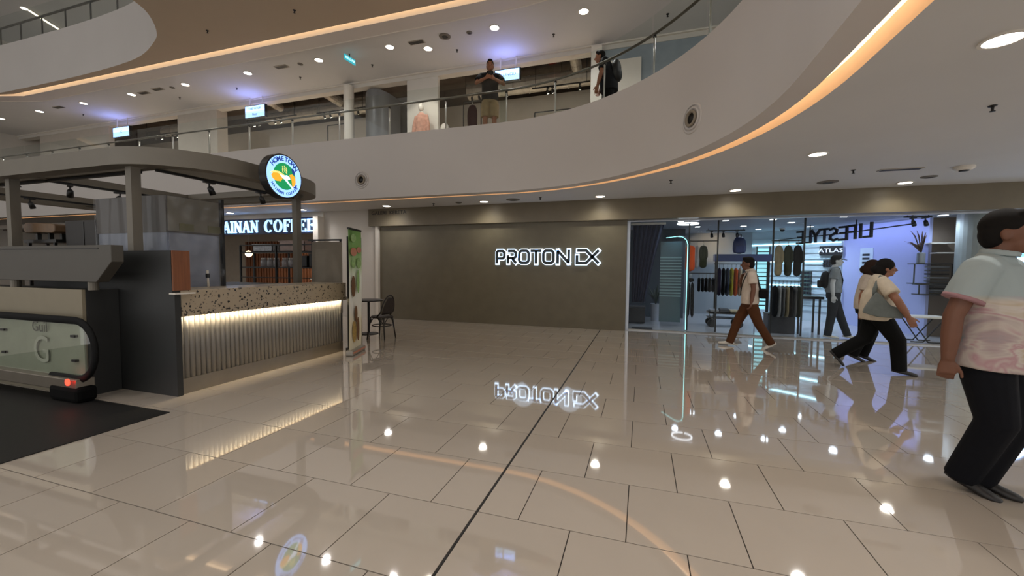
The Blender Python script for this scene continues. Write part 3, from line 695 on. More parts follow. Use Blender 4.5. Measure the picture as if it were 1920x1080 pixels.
    s.tube([V(hip_mid.x, hip_mid.y, hem), V(hip_mid.x*.7+g['waist'].x*.3, hip_mid.y, (hem+g['waist'].z)/2), g['waist'], (g['waist']+g['chest'])/2, g['chest'], sh_mid+V(0, 0, .0), sh_mid+V(0, 0, .045), nk+V(-.005, 0, .005)],
           [(.185*K, .145*K*belly), (.187*K, .150*K*belly), (.178*K, .145*K*belly), (.180*K, .140*K*belly), (.182*K, .130*K), (.165*K, .100*K), (.11*K, .08*K), (.066*K, .066*K)], 20, up=(1, 0, 0))
    for s_ in 'LR':
        sh, el, wr = g['sh'+s_], g['el'+s_], g['wr'+s_]
        e = sh.lerp(el, sleeve*1.6) if sleeve < .62 else el.lerp(wr, sleeve)
        s.tube([sh_mid*.55+sh*.45+V(0, 0, .005), sh+V(0, 0, -.01), sh.lerp(e, .5), e], [.075*K, .076*K, .078*K, .080*K], 14)
    sh_o = B(s, 'shirt', shirt, .0115, 3)
    if collar:
        c_ = MB(); n = 16
        c_.tube([nk+V(.066*K*math.cos(a)+.002, .068*K*math.sin(a), -.004+.016*(1-math.cos(a))*.8) for a in [2*math.pi*i/n for i in range(n)]], [(.010, .022)]*n, 6, closed=True)
        B(c_, 'collar', shirt, .006, 1)
    # ---- trousers
    p_ = MB()
    p_.tube([hip_mid+V(0, 0, -.07), hip_mid+V(0, 0, .0), hip_mid+V(0, 0, .14)], [(.15*K, .12*K), (.175*K, .130*K*belly**.5), (.168*K, .122*K*belly**.7)], 18, up=(1, 0, 0))
    for s_ in 'LR':
        hp, kn, an = g['hip'+s_], g['kn'+s_], g['an'+s_]
        if shorts: p_.tube([hip_mid*.35+hp*.65+V(0, 0, .0), hp*.7+kn*.3, kn*.95+hp*.05], [.105*K, .108*K, .098*K], 14)
        else: p_.tube([hip_mid*.35+hp*.65, hp*.72+kn*.28, kn, kn*.55+an*.45, an+(an-kn).normalized()*.03], [.105*K, .103*K, .082*K, .075*K, .070*K], 14)
    B(p_, 'trousers' if not shorts else 'shorts', pants, .0115, 2)
    # ---- shoes
    for s_ in 'LR':
        an, to = g['an'+s_], g['toe'+s_]; f = (to-an); L_ = shoe_l
        fd = V(f.x, f.y, f.z).normalized(); upv = (V(0, 0, 1)-fd*fd.z).normalized(); sd = upv.cross(fd)
        q = MB(); heel = an-fd*.065-upv*.055
        rows = [(-.01, .020, .02), (.02, .036, .045), (.07, .038, .055), (.13, .042, .042), (.19, .048, .030), (.235, .043, .024), (.268, .020, .016)]
        vs = []; fs = []; n = 12
        for x, w, h in rows:
            x *= L_/.27
            for j in range(n):
                a = 2*math.pi*j/n; z = h*math.sin(a); vs.append(heel+fd*x+sd*(w*math.cos(a))+upv*(max(z, -.018)+.012))
        for i in range(len(rows)-1):
            for j in range(n): fs.append((i*n+j, i*n+(j+1) % n, (i+1)*n+(j+1) % n, (i+1)*n+j))
        fs.append(tuple(range(n))); fs.append(tuple((len(rows)-1)*n+j for j in range(n)))
        q.add(vs, fs); q.tube([an+V(0, 0, .02), an-upv*.04], [.042, .045], 10)
        B(q, 'shoe', shoe, .008, 2)
    return t
def Hm(name, c): return M(name, c, rough=.85, spec=.2, var=.15, scale=40)
SK1 = M('skin_tan', '8a5a40', rough=.55, var=.06, scale=12); SK2 = M('skin_brown', '6b4532', rough=.55, var=.06, scale=12); SK3 = M('skin_light', '8a5e47', rough=.55, var=.06, scale=12)
HAIR = Hm('hair_black', '14110f')
def fabric(name, c, var=.08, scale=14): return M(name, c, rough=.85, spec=.2, var=var, scale=scale, bump=.15)
# --- big man in the pastel polo, walking out of the frame
def pastel():
    m = fabric('pastel_polo', 'aeb4b2'); nt = m.node_tree; b = nt.nodes['Principled BSDF']
    tc = nt.nodes.new('ShaderNodeTexCoord'); nz = nt.nodes.new('ShaderNodeTexNoise'); nz.inputs['Scale'].default_value = 3.3; nz.inputs['Detail'].default_value = 3; nz.inputs['Distortion'].default_value = .8
    mp = nt.nodes.new('ShaderNodeMapping'); mp.inputs['Rotation'].default_value = (.3, .5, .2); mp.inputs['Scale'].default_value = (1, 1, 1.6)
    nt.links.new(tc.outputs['Object'], mp.inputs[0]); nt.links.new(mp.outputs[0], nz.inputs['Vector'])
    cr = nt.nodes.new('ShaderNodeValToRGB'); nt.links.new(nz.outputs['Fac'], cr.inputs[0]); e = cr.color_ramp
    e.elements[0].position = .36; e.elements[0].color = (*lin('83898e'), 1); e.elements[1].position = .66; e.elements[1].color = (*lin('b3a48f'), 1)
    for p, c in ((.44, 'a59393'), (.50, 'bab0a8'), (.56, 'ae8c90'), (.61, 'c0b8b0')): q = e.elements.new(p); q.color = (*lin(c), 1)
    sp = nt.nodes.new('ShaderNodeSeparateXYZ'); nt.links.new(tc.outputs['Object'], sp.inputs[0])
    mr = nt.nodes.new('ShaderNodeMapRange'); mr.inputs[1].default_value = 1.27; mr.inputs[2].default_value = 1.31; nt.links.new(sp.outputs[2], mr.inputs[0])
    mx = nt.nodes.new('ShaderNodeMix'); mx.data_type = 'RGBA'; mx.inputs[7].default_value = (*lin('9aa5a6'), 1)
    nt.links.new(mr.outputs[0], mx.inputs[0]); nt.links.new(cr.outputs[0], mx.inputs[6]); nt.links.new(mx.outputs[2], b.inputs['Base Color'])
    return m
DKN = fabric('navy_black_trousers', '0b0c12'); DSH = M('dark_shoe', '171413', rough=.45, var=.08)
J = dict(hipL=(0, .085, .90), hipR=(0, -.085, .90), waist=(.02, 0, 1.08), chest=(.02, 0, 1.32), neck=(.015, 0, 1.565), head=(.04, 0, 1.69),
         shL=(0, .205, 1.47), shR=(-.01, -.205, 1.47), elL=(.12, .27, 1.18), wrL=(.26, .24, .98), elR=(-.09, -.29, 1.17), wrR=(-.10, -.30, .89),
         knL=(.11, .06, .50), anL=(-.02, .05, .085), toeL=(.15, .06, .06), knR=(.07, -.075, .50), anR=(-.07, -.05, .10), toeR=(.09, -.06, .05))
bm_ = person('person', 'heavy set man in a pastel grey and pink polo shirt with black trousers, walking', (2.16, 3.42, 0), R_(-46), J, SK2, pastel(), DKN, DSH, HAIR, K=1.22, belly=1.22, head_yaw=R_(18), sleeve=.42, shirt_len=.84, palms={'L': (0, -1, 0), 'R': (-.3, .9, 0)}, curl=.75, hs=1.13)
PINK = fabric('pink_hem', '9c787c')
def sleeve_band(t, J, s_, fr, r, mat):
    sh, el = Vector(J['sh'+s_]), Vector(J['el'+s_]); d = (el-sh); a = sh+d*(fr-.07); c = sh+d*fr
    mb = MB().tube([a, c], [r, r+.001], 18); q = MB(); q.v = [tuple(Vector(p)+wloc(t)) for p in mb.v]; q.f = mb.f; q.build('sleeve_hem', mat, t, smooth=True)
sleeve_band(bm_, J, 'R', .675, .098, PINK); sleeve_band(bm_, J, 'L', .675, .098, PINK)
# --- man in white polo and brown trousers with a cross body bag
CRM = fabric('cream_polo', 'c9bcae'); BRT = fabric('brown_trousers', '4f301b'); WSH = M('white_shoe', 'c4bfb6', rough=.5, var=.04)
J = dict(hipL=(0, .085, .86), hipR=(0, -.085, .86), waist=(.0, 0, 1.05), chest=(.01, 0, 1.26), neck=(.02, 0, 1.44), head=(.055, 0, 1.555),
         shL=(0, .175, 1.37), shR=(0, -.175, 1.37), elL=(.03, .21, 1.09), wrL=(.06, .20, .86), elR=(.17, -.20, 1.13), wrR=(.14, -.10, 1.30),
         knL=(-.14, .08, .47), anL=(-.34, .08, .13), toeL=(-.20, .08, .04), knR=(.19, -.08, .46), anR=(.30, -.08, .085), toeR=(.46, -.08, .085))
J.update(elL=(-.03, .22, 1.10), wrL=(.0, .24, .86))
m1 = person('person', 'man in cream polo and brown trousers walking with a hand at his chin', (1.93, 8.47, 0), R_(172), J, SK2, CRM, BRT, WSH, HAIR, K=1.0, sleeve=.40, palms={'L': (1, 0, 0), 'R': (-.4, .6, .4)}, curl=.6, shirt_len=.82)
bg_ = thing('cross_body_bag', 'black cross body bag with strap worn by the man in brown trousers', 'bag', (1.93, 8.47, .8), None, R_(172))
def loc_build(mb, nm, mat, parent, **kw):
    q = MB(); q.v = [tuple(Vector(p)+wloc(parent)) for p in mb.v]; q.f = mb.f; return q.build(nm, mat, parent, **kw)
loc_build(MB().box(-.27, -.125, -.05, .17, .13, .30), 'pouch', M('bag_black', '0a0a0a', rough=.8, spec=.2), bg_, bevel=.03)
st = [(.146, -.04, .17), (.143, .04, .32), (.116, .113, .46), (.075, .122, .57), (.03, .122, .622), (-.045, .122, .612), (-.09, .12, .53), (-.112, .105, .42), (-.140, .08, .33), (-.155, .06, .27)]
loc_build(MB().tube(st, [(.016, .004)]*len(st), 6, up=(0, 1, 0)), 'strap', BLACK, bg_)
st = [(-.05, .2, .60), (.01, .205, .50), (.03, .20, .40), (-.06, .2, .30)]
# --- two women walking side by side
CRT = fabric('cream_tee', 'c2b49f'); BLT = fabric('black_trousers', '070707')
J = dict(hipL=(0, .085, .84), hipR=(0, -.085, .84), waist=(.0, 0, 1.0), chest=(.02, 0, 1.20), neck=(.03, 0, 1.375), head=(.075, 0, 1.485),
         shL=(.01, .16, 1.30), shR=(.0, -.17, 1.30), elL=(.10, .20, 1.05), wrL=(.26, .18, .90), elR=(.13, -.345, 1.05), wrR=(.25, -.335, .83),
         knL=(-.10, .08, .46), anL=(-.42, .08, .20), toeL=(-.30, .08, .05), knR=(.22, -.08, .47), anR=(.25, -.08, .085), toeR=(.41, -.08, .06))
w1 = person('person', 'woman in cream tee and black trousers with a grey shoulder bag, walking', (3.24, 7.12, 0), R_(-12), J, SK3, CRT, BLT, DSH, HAIR, K=1.18, belly=1.14, fem=1, hair='long', sleeve=.42, collar=False, palms={'L': (0, -1, 0), 'R': (0, 1, 0)}, shirt_len=.75)
sb = thing('shoulder_bag', 'slouchy grey shoulder bag hanging at the woman\'s side', 'bag', (3.24, 7.12, .8), None, R_(-12))
GB = fabric('grey_bag', '6c726f')
bm2 = MB(); bm2.prism([(-.21, .06), (-.05, .01), (.20, .0), (.25, .05), (.20, .14), (.08, .18), (.0, .29), (-.07, .36), (-.12, .28), (-.19, .14)], (0, -.205, 0), (1, 0, 0), (0, 0, 1), .072)
loc_build(bm2, 'pouch', GB, sb, remesh=.012, sm=8)
st = [(-.085, -.235, .30), (-.085, -.228, .40), (-.055, -.215, .50), (-.01, -.165, .575), (.06, -.13, .54), (.10, -.15, .45)]
loc_build(MB().tube(st, [(.026, .008)]*len(st), 8, up=(0, 1, 0)), 'strap', GB, sb, smooth=True)
J2 = dict(J); J2.update(knL=(.12, .08, .46), anL=(.02, .08, .10), toeL=(.17, .08, .04), knR=(-.02, -.08, .46), anR=(-.14, -.08, .12), toeR=(.02, -.08, .04), elR=(-.10, -.20, 1.05), wrR=(-.10, -.22, .83))
w2 = person('person', 'second walker in pale top and black trousers half hidden behind the woman with the bag', (3.42, 7.85, 0), R_(-10), J2, SK1, fabric('pale_top', 'b9ab9c'), BLT, DSH, Hm('hair_brown', '2a1c15'), K=1.0, fem=1, hair='long', sleeve=.42, collar=False, shirt_len=.84)
# --- people on the upper gallery
J = dict(hipL=(0, .09, .88), hipR=(0, -.09, .88), waist=(.0, 0, 1.06), chest=(.01, 0, 1.28), neck=(.01, 0, 1.48), head=(.04, 0, 1.60),
         shL=(0, .19, 1.40), shR=(0, -.19, 1.40), elL=(.10, .30, 1.20), wrL=(.22, .10, 1.25), elR=(.10, -.30, 1.20), wrR=(.22, -.10, 1.26),
         knL=(.02, .10, .48), anL=(0, .10, .085), toeL=(.15, .12, .06), knR=(.02, -.10, .48), anR=(0, -.10, .085), toeR=(.15, -.12, .06))
NAVT = fabric('charcoal_tee', '17181b'); KHA = fabric('khaki_shorts', '8e7c5e')
u1 = person('person', 'man in dark shirt and khaki shorts standing at the upper glass balustrade', (-3.31, 8.62, 4.30), R_(-69), J, SK1, NAVT, KHA, WSH, HAIR, K=1.02, shorts=True, sleeve=.42, palms={'L': (-1, 0, 0), 'R': (-1, 0, 0)}, curl=.6, shirt_len=.86)
ph = thing('phone', 'black phone held up by the man in khaki shorts', 'phone', (-3.31, 8.62, 5.5), None, R_(-69)); loc_build(MB().box(.25, .26, -.04, .04, .05, .20), 'case', BLACK, ph, bevel=.004); loc_build(MB().box(.2495, .25, -.035, .035, .057, .193), 'screen', M('phone_screen', '22262c', rough=.1), ph)
J = dict(hipL=(0, .09, .86), hipR=(0, -.09, .86), waist=(.03, 0, 1.04), chest=(.06, 0, 1.25), neck=(.14, 0, 1.43), head=(.20, 0, 1.53),
         shL=(.08, .18, 1.37), shR=(.08, -.18, 1.37), elL=(.15, .22, 1.10), wrL=(.22, .15, .90), elR=(.15, -.22, 1.10), wrR=(.22, -.15, .90),
         knL=(.02, .09, .47), anL=(0, .09, .085), toeL=(.15, .09, .06), knR=(.02, -.09, .47), anR=(0, -.09, .085), toeR=(.15, -.09, .06))
u2 = person('person', 'stooping person in black with a backpack at the upper balustrade', (-.72, 8.75, 4.30), R_(178), J, SK1, NAVT, BLT, DSH, HAIR, K=1.08, belly=1.15, sleeve=.42, shirt_len=.80)
bp = thing('backpack', 'black backpack with top loop worn on the upper gallery', 'backpack', (-.785, 8.75, 5.2), None, R_(178))
bm2 = MB(); bm2.ell((-.19, 0, .30), (.11, .16, .24), 18, 12); bm2.ell((-.24, 0, .22), (.08, .13, .14), 14, 10)
loc_build(bm2, 'sack', M('backpack_black', '0f0f10', rough=.6), bp, remesh=.014, sm=3)
loc_build(MB().tube([(-.12, -.03, .50), (-.14, -.03, .57), (-.18, .0, .58), (-.16, .03, .52)], .010, 6), 'grab_loop', BLACK, bp)
for s_ in (-1, 1): loc_build(MB().tube([(-.10, s_*.10, .50), (.01, s_*.12, .515), (.085, s_*.125, .44), (.115, s_*.13, .33), (.06, s_*.17, .12), (-.14, s_*.15, .1)], [(.03, .006)]*6, 6, up=(0, 1, 0)), 'shoulder_strap', BLACK, bp)
# ================================================================ SIGN, TEXTS AND FITTINGS ON THE BACK WALL
def stroke(mb, pts, w, o, ux, uy, depth, closed=False):
    """a mitred thick polyline in the plane (ux, uy)"""
    P = [Vector((p[0], p[1])) for p in pts]; n = len(P); L_ = []; R2 = []
    for i in range(n):
        if closed: a, b_ = P[i]-P[i-1], P[(i+1) % n]-P[i]
        else:
            a = P[i]-P[i-1] if i else P[1]-P[0]; b_ = P[i+1]-P[i] if i < n-1 else P[-1]-P[-2]
        a = a.normalized(); b_ = b_.normalized(); na = Vector((-a.y, a.x)); nb = Vector((-b_.y, b_.x)); m_ = (na+nb)
        m_ = m_/max(.35, m_.dot(na)) if m_.length > 1e-6 else na
        L_.append(P[i]+m_*(w/2)); R2.append(P[i]-m_*(w/2))
    rng = range(n) if closed else range(n-1)
    for i in rng:
        j = (i+1) % n
        mb.prism([tuple(R2[i]), tuple(R2[j]), tuple(L_[j]), tuple(L_[i])], o, ux, uy, depth)
    return mb
def rr(x0, x1, y0, y1, r, n=5):
    out = []
    for cx, cy, a0 in ((x1-r, y0+r, -90), (x1-r, y1-r, 0), (x0+r, y1-r, 90), (x0+r, y0+r, 180)):
        out += [(cx+r*math.cos(R_(a0+90*i/n)), cy+r*math.sin(R_(a0+90*i/n))) for i in range(n+1)]
    return out
a_ = PX(930, 494, Y=9.70); b2_ = PX(1124, 494, Y=9.70); top_ = PX(1027, 468, Y=9.70)
SX0, SW, SZ0 = a_.x, b2_.x-a_.x, a_.z; SH = top_.z-PX(1027, 494, Y=9.70).z
g_ = {  # glyphs: x advance, strokes (points in unit height, closed flag)
 'P': (.95, [([(.0, 0), (.0, .93), (.0, .93)], 0), ([(.0, .93), (.62, .93), (.80, .82), (.80, .50), (.62, .38), (.12, .38)], 0)]),
 'R': (.95, [([(.0, 0), (.0, .62)], 0), ([(.0, .93), (.62, .93), (.80, .82), (.80, .52), (.62, .40), (.0, .40)], 0), ([(.42, .40), (.84, .02)], 0)]),
 'O': (1.08, [(rr(.02, .98, .06, .94, .26), 1)]), 'T': (.95, [([(-.02, .93), (.90, .93)], 0), ([(.44, .93), (.44, 0)], 0)]),
 'N': (1.0, [([(.0, 0), (.0, .98)], 0), ([(.0, .93), (.86, .07)], 0), ([(.86, .02), (.86, 1.0)], 0)])}
seq = [('P', .10, .86), ('R', 1.12, .90), ('O', 2.14, .89), ('T', 3.20, 1.06), ('O', 4.30, .92), ('N', 5.56, 1.09)]
ws = thing('wall_sign', 'dark capital letters with white blue halo glow on the brown wall', 'sign', (SX0+SW/2, 9.74, SZ0))
HALO = E('halo_white', 'cfe6ff', 2.2); LTR = M('letter_dark', '2c3438', rough=.4, metal=.3)
usc = SW/9.05
def sign_letter(nm, strokes, x, gx=1.):
    for nm2, w, y, dp, mat in ((nm, .20, 9.705, .02, LTR), ('halo_light', .31, 9.735, .015, HALO)):
        mb = MB()
        for pts, cl_ in strokes:
            pts = list(pts)
            if w > .3 and not cl_:   # lengthen the ends so the glow rims them
                p0, p1 = Vector(pts[0]), Vector(pts[1]); q0, q1 = Vector(pts[-1]), Vector(pts[-2])
                if (p0-p1).length > 1e-6: pts[0] = tuple(p0+(p0-p1).normalized()*.11)
                if (q0-q1).length > 1e-6: pts[-1] = tuple(q0+(q0-q1).normalized()*.11)
            pts = [p for i, p in enumerate(pts) if i == 0 or (Vector(p)-Vector(pts[i-1])).length > 1e-6]
            stroke(mb, [(p[0]*gx*usc+x*usc, p[1]*SH) for p in pts], w*SH, (SX0, y, SZ0), (1, 0, 0), (0, 0, 1), dp, bool(cl_))
        if nm2 == nm: par = mb.build(nm2, mat, ws)
        else: mb.build(nm2, mat, par)
for ch, x, gx in seq: sign_letter('letter', g_[ch][1], x, gx)
sign_letter('letter_mark', [([(.20, .94), (.95, .94), (1.98, .04)], 0), ([(1.98, .96), (.95, .06), (.20, .06), (.20, .60)], 0)], 7.0)
light('POINT', (SX0+SW*.3, 9.66, SZ0+SH/2), 1.6, (.65, .82, 1), .3); light('POINT', (SX0+SW*.75, 9.66, SZ0+SH/2), 1.6, (.65, .82, 1), .3)
p_ = PX(728, 399, Y=9.618)
gk = thing('fascia_lettering', 'small dark two word lettering on the brown fascia beam', 'lettering', (p_.x, 9.618, p_.z-.05))
text('word', 'GALERI', .135, (p_.x-.30, 9.616, p_.z), (1, 0, 0), (0, 0, 1), M('letter_grey', '1e1b18', rough=.5), gk, .006, sx=1.12, bold=.002)
text('word', 'KERETA', .135, (p_.x+.30, 9.616, p_.z), (1, 0, 0), (0, 0, 1), _M['letter_grey'], gk, .006, sx=1.12, bold=.002)
# ---- air nozzles on the balcony wall
def nozzle(p, nrm, label):
    t = thing('air_nozzle', label, 'air vent', p, 'round jet nozzles on the balcony wall'); a = math.atan2(nrm[1], nrm[0])
    for nm, prof, mat in (('flange', [(.20, 0), (.20, .012), (.185, .02), (.17, .012)], FASC), ('inner_ring', [(.15, .0), (.15, .02), (.135, .03), (.12, .012)], FASC), ('nozzle_cup', [(.095, -.0), (.11, .03), (.10, .045), (.075, .04), (.07, .0)], M('nozzle_tan', '8d8272', rough=.5)), ('throat', [(.072, .014), (.072, .018)], BLACK)):
        q = MB().lathe(prof, (0, 0, 0), 28, 'x', cap=nm == 'throat').xform(Matrix.Rotation(a, 4, 'Z')); q.v = [tuple(Vector(v)+Vector(p)) for v in q.v]; q.build(nm, mat, t, smooth=True)
na = R_(31.2); q = Vector((RC.x+(RR-.42)*math.cos(na), RC.y+(RR-.42)*math.sin(na), 3.48))
nozzle(q, (-math.cos(na), -math.sin(na)), 'round white air nozzle on the bend of the curved balcony wall')
nozzle((-6.24, RC.y+RR-.42, 3.46), (0, -1), 'round white air nozzle on the straight balcony wall past the coffee sign')
# ---- sprinklers, vents and detectors
def sprinkler(p, label, grp, up=False):
    t = thing('sprinkler', label, 'sprinkler', p, grp); x, y, z = p
    MB().lathe([(.035, 0), (.03, -.01), (.012, -.015), (.010, -.05), (.022, -.052), (.022, -.058)], p, 10).build('head', DARKM, t)
    return t
def vent(p, w, d, label, rz=0, grp=None):
    t = thing('ceiling_vent', label, 'air vent', p, grp, rz); z = 0
    loc_build(MB().box(-w/2, w/2, -d/2, d/2, -.012, 0), 'frame', M('vent_frame', 'a39c90', rough=.5), t)
    for i in range(4): loc_build(MB().box(-w/2+.02, w/2-.02, -d/2+.02+(d-.04)*(i+.1)/4, -d/2+.02+(d-.04)*(i+.75)/4, -.016, -.011), 'louvre', BLACK, t)
    return t
def disc(p, r, label, name, cat, mat, h=.02, grp=None):
    t = thing(name, label, cat, p, grp)
    MB().lathe([(r, 0), (r, -h*.5), (r*.7, -h)], p, 20).build('housing', mat, t); MB().lathe([(r*.5, -h), (r*.45, -h*1.2)], p, 16).build('core', BLACK, t)
    return t
gsp = 'pendent sprinklers under the ground floor ceiling'
for (x, y), lb in (((1258, 340), 'dark pendent sprinkler in the ceiling between the cove and the brown fascia'), ((1600, 321), 'dark pendent sprinkler in the ceiling before the shopfront beam'), ((1861, 202), 'dark pendent sprinkler in the wide ceiling past the curved cove'), ((1013, 372), 'tiny sprinkler close to the brown fascia above the lit wall sign'), ((813, 383), 'tiny sprinkler by the fascia lettering')):
    p = PX(x, y, Z=3.03); sprinkler((p.x, p.y, 3.05), lb, gsp)
for (x, y), lb in (((1688, 317), 'flat slot vent in the ceiling before the shopfront beam'),):
    p = PX(x, y, Z=3.05); vent((p.x, p.y, 3.05), .55, .14, lb)
for (x, y), r, lb in (((1552, 341), .16, 'round grey ceiling diffuser near the shopfront beam'), ((1742, 331), .11, 'small round grey ceiling diffuser beside a downlight'), ((860, 379.5), .08, 'small round diffuser in the ceiling over the fascia lettering side'), ((962, 374), .16, 'flat round diffuser in the ceiling above the lit wall sign')):
    p = PX(x, y, Z=3.05); disc((p.x, p.y, 3.05), r, lb, 'ceiling_diffuser', 'air vent', M('diffuser_grey', '6b655c', rough=.6))
p = PX(1808, 312, Z=3.05); disc((p.x, p.y, 3.05), .12, 'white pyramid shaped detector on the ceiling near the frame edge', 'ceiling_detector', 'detector', TRIMW, .06)
gs2 = 'pendent sprinklers in the upper gallery ceiling'
for (x, y) in ((857, 95), (698, 123), (563, 146), (444, 166), (337, 184), (156, 215), (1038, 66), (1252, 28)):
    p = PX(x, y, Z=6.98); sprinkler((p.x, p.y, 7.0), 'small dark sprinkler in the upper gallery ceiling', gs2)
for (x, y) in ((552, 21), (389, 59)):
    p = PX(x, y, Z=6.93); sprinkler((p.x, p.y, 6.95), 'small dark sprinkler under the tan third level soffit', 'soffit sprinklers')
gv = 'slot vents in the upper gallery ceiling'
for (x, y) in ((781, 79), (528, 125), (270, 174), (296, 167), (110, 201)):
    p = PX(x, y, Z=7.0); vent((p.x, p.y, 7.0), .42, .16, 'dark slot vent in the upper gallery ceiling', 0, gv)
for (x, y), r in (((834, 68), .14), ((880, 61), .07), ((563, 120), .07), ((323, 164), .07)):
    p = PX(x, y, Z=7.0); disc((p.x, p.y, 7.0), r, 'large round speaker in the upper gallery ceiling' if r > .1 else 'small round speaker in the upper gallery ceiling', 'ceiling_speaker', 'speaker', M('diffuser_grey', '6b655c'), .02, 'ceiling speakers')
# ---- hanging shop screens and exit sign
def hscreen(x0, x1, zt, zb, label, txt, Y=10.34):
    q_ = Y/9.6; x0, x1, zt, zb = x0*q_, x1*q_, 1.45+(zt-1.45)*q_, 1.45+(zb-1.45)*q_
    t = thing('hanging_sign', label, 'sign', ((x0+x1)/2, Y, zb))
    MB().box(x0-.02, x1+.03, Y, Y+.08, zb-.02, zt+.02).build('case', BLACK, t)
    MB().box(x0, x1, Y-.006, Y, zb, zt).build('screen', E('screen_blue', 'a9d0ff', 1.25), t)
    for x in (x0+(x1-x0)*.2, x0+(x1-x0)*.85): MB().bar((x, Y+.04, zt), (x, Y+.04, 7.0), .025).build('hanger', TRIMW, t)
    n = len(txt)
    for i, s_ in enumerate(txt):
        text('lettering', s_, (zt-zb)*(.36 if n == 1 else .3), ((x0+x1)/2, Y-.008, zt-(zt-zb)*(i+.5)/n), (1, 0, 0), (0, 0, 1), M('ink_blue', '27508a', rough=.6), t, .002)
    light('AREA', ((x0+x1)/2, Y-.02, (zt+zb)/2), 9, (.32, .36, 1), x1-x0, (R_(-150), 0, 0), sy=zt-zb)
hscreen(-11.75, -10.98, 6.33, 5.99, 'blue lit hanging screen with two lines of text over the upper gallery', ['THE WALK', 'Buzz'])
hscreen(-18.0, -17.16, 6.28, 5.96, 'blue lit hanging screen with a small mark far along the upper gallery', ['TC'])
hscreen(-3.55, -2.93, 6.29, 6.03, 'blue lit hanging screen beside the man at the upper balustrade', ['VALENCIO'])
xs = thing('exit_sign', 'small teal lit KELUAR exit sign under the upper ceiling', 'sign', (-7.4, 9.03, 6.74))
p0, p1 = PX(645, 98, Z=6.93), PX(668, 120, Z=6.83)
dv = Vector((p1.x-p0.x, p1.y-p0.y, 0)).normalized(); ctr = Vector((-7.4, 9.03, 6.85))
nv = Vector((dv.y, -dv.x, 0))
if nv.y > 0: nv = -nv
mb = MB(); mb.prism([(-.19, -.07), (.19, -.07), (.19, .07), (-.19, .07)], ctr, dv, (0, 0, 1), .02); mb.build('panel', E('exit_teal', '2f9aa8', .9), xs)
text('lettering', 'KELUAR', .09, ctr+dv.cross(Vector((0, 0, 1)))*.024, dv, (0, 0, 1), E('exit_white', 'd8ffff', 1.2), xs, .002)
MB().bar(ctr+Vector((0, 0, .07)), (ctr.x, ctr.y, 7.0), .02).build('hanger', DARKM, xs)
# ================================================================ CAFE BEHIND THE KIOSK
SERIF = {}
def bars(mb, L_, x0, o, sc):
    for (a, b_, w) in L_:
        d = Vector(b_)-Vector(a); nrm = Vector((-d.y, d.x)).normalized()*(w/2); A, B_ = Vector(a), Vector(b_)
        mb.prism([((p.x+x0)*sc, p.y*sc) for p in (A-nrm, B_-nrm, B_+nrm, A+nrm)], o, (1, 0, 0), (0, 0, 1), .03)
def serif(ch):
    s_ = .09; T_ = .21; t_ = .10
    def foot(x, y, w=.36): return ((x-w/2, y), (x+w/2, y), s_)
    yb, yt = s_/2, 1-s_/2
    if ch == 'I': return .42, [((.21, 0), (.21, 1), T_), foot(.21, yb), foot(.21, yt)]
    if ch == 'H': return .92, [((.2, 0), (.2, 1), T_), ((.72, 0), (.72, 1), T_), ((.2, .52), (.72, .52), t_), foot(.2, yb), foot(.2, yt), foot(.72, yb), foot(.72, yt)]
    if ch == 'N': return .95, [((.18, 0), (.18, 1), t_), ((.76, 0), (.76, 1), t_), ((.18, .97), (.76, .05), T_), foot(.16, yb, .3), foot(.14, yt, .3), foot(.78, yt, .3)]
    if ch == 'A': return .92, [((.14, .02), (.46, .98), t_), ((.46, .98), (.78, .02), T_), ((.26, .34), (.68, .34), t_), foot(.13, yb, .3), foot(.79, yb, .34)]
    if ch == 'F': return .72, [((.2, 0), (.2, 1), T_), ((.2, yt), (.66, yt), s_), ((.64, .74), (.64, 1), t_*.8), ((.2, .52), (.5, .52), t_), ((.5, .40), (.5, .64), t_*.7), foot(.22, yb)]
    if ch == 'E': return .78, [((.2, 0), (.2, 1), T_), ((.04, yt), (.68, yt), s_), ((.66, .76), (.66, 1), t_*.8), ((.2, .52), (.5, .52), t_), ((.5, .40), (.5, .64), t_*.7), ((.04, yb), (.70, yb), s_), ((.69, 0), (.69, .26), t_*.8)]
    return .9, []
def roundletter(mb, ch, x0, o, sc):
    n = 28; a0, a1 = (0, 360) if ch == 'O' else (48, 318); cx = .44
    for i in range(n):
        q = []
        for a, (rx, ry) in ((a0+(a1-a0)*i/n, (.42, .52)), (a0+(a1-a0)*(i+1)/n, (.42, .52)), (a0+(a1-a0)*(i+1)/n, (.21, .43)), (a0+(a1-a0)*i/n, (.21, .43))):
            q.append(((x0+cx+rx*math.cos(R_(a)))*sc, (.5+ry*math.sin(R_(a)))*sc))
        mb.prism(q, o, (1, 0, 0), (0, 0, 1), .03)
    if ch == 'C': bars(mb, [((.74, .66), (.74, 1.0), .09)], x0, o, sc)
cs = thing('cafe_sign', 'large pale blue lit serif letters on a dark blue board over the cafe', 'sign', (-11.0, 9.6, 2.43))
MB().box(-14.2, -9.10, 9.6, 9.66, 2.42, 2.90).build('board', M('sign_board_navy', '1b2740', rough=.5, var=.15), cs)
CBL = E('cafe_letter', 'a8d4ff', 1.35)
def word(wd, x0, x1, z0, sc):
    tot = sum((serif(c)[0] if c not in 'CO' else .92) for c in wd); sxx = (x1-x0)/(tot*sc); x = 0
    for c in wd:
        mb = MB(); o = (0, 9.598, z0)
        if c in 'CO': roundletter(mb, c, x, o, sc); w = .92
        else: w, L_ = serif(c); bars(mb, L_, x, o, sc); 
        x += w; mb.v = [(x0+v[0]*sxx, v[1], v[2]) for v in mb.v]; mb.build('letter', CBL, cs)
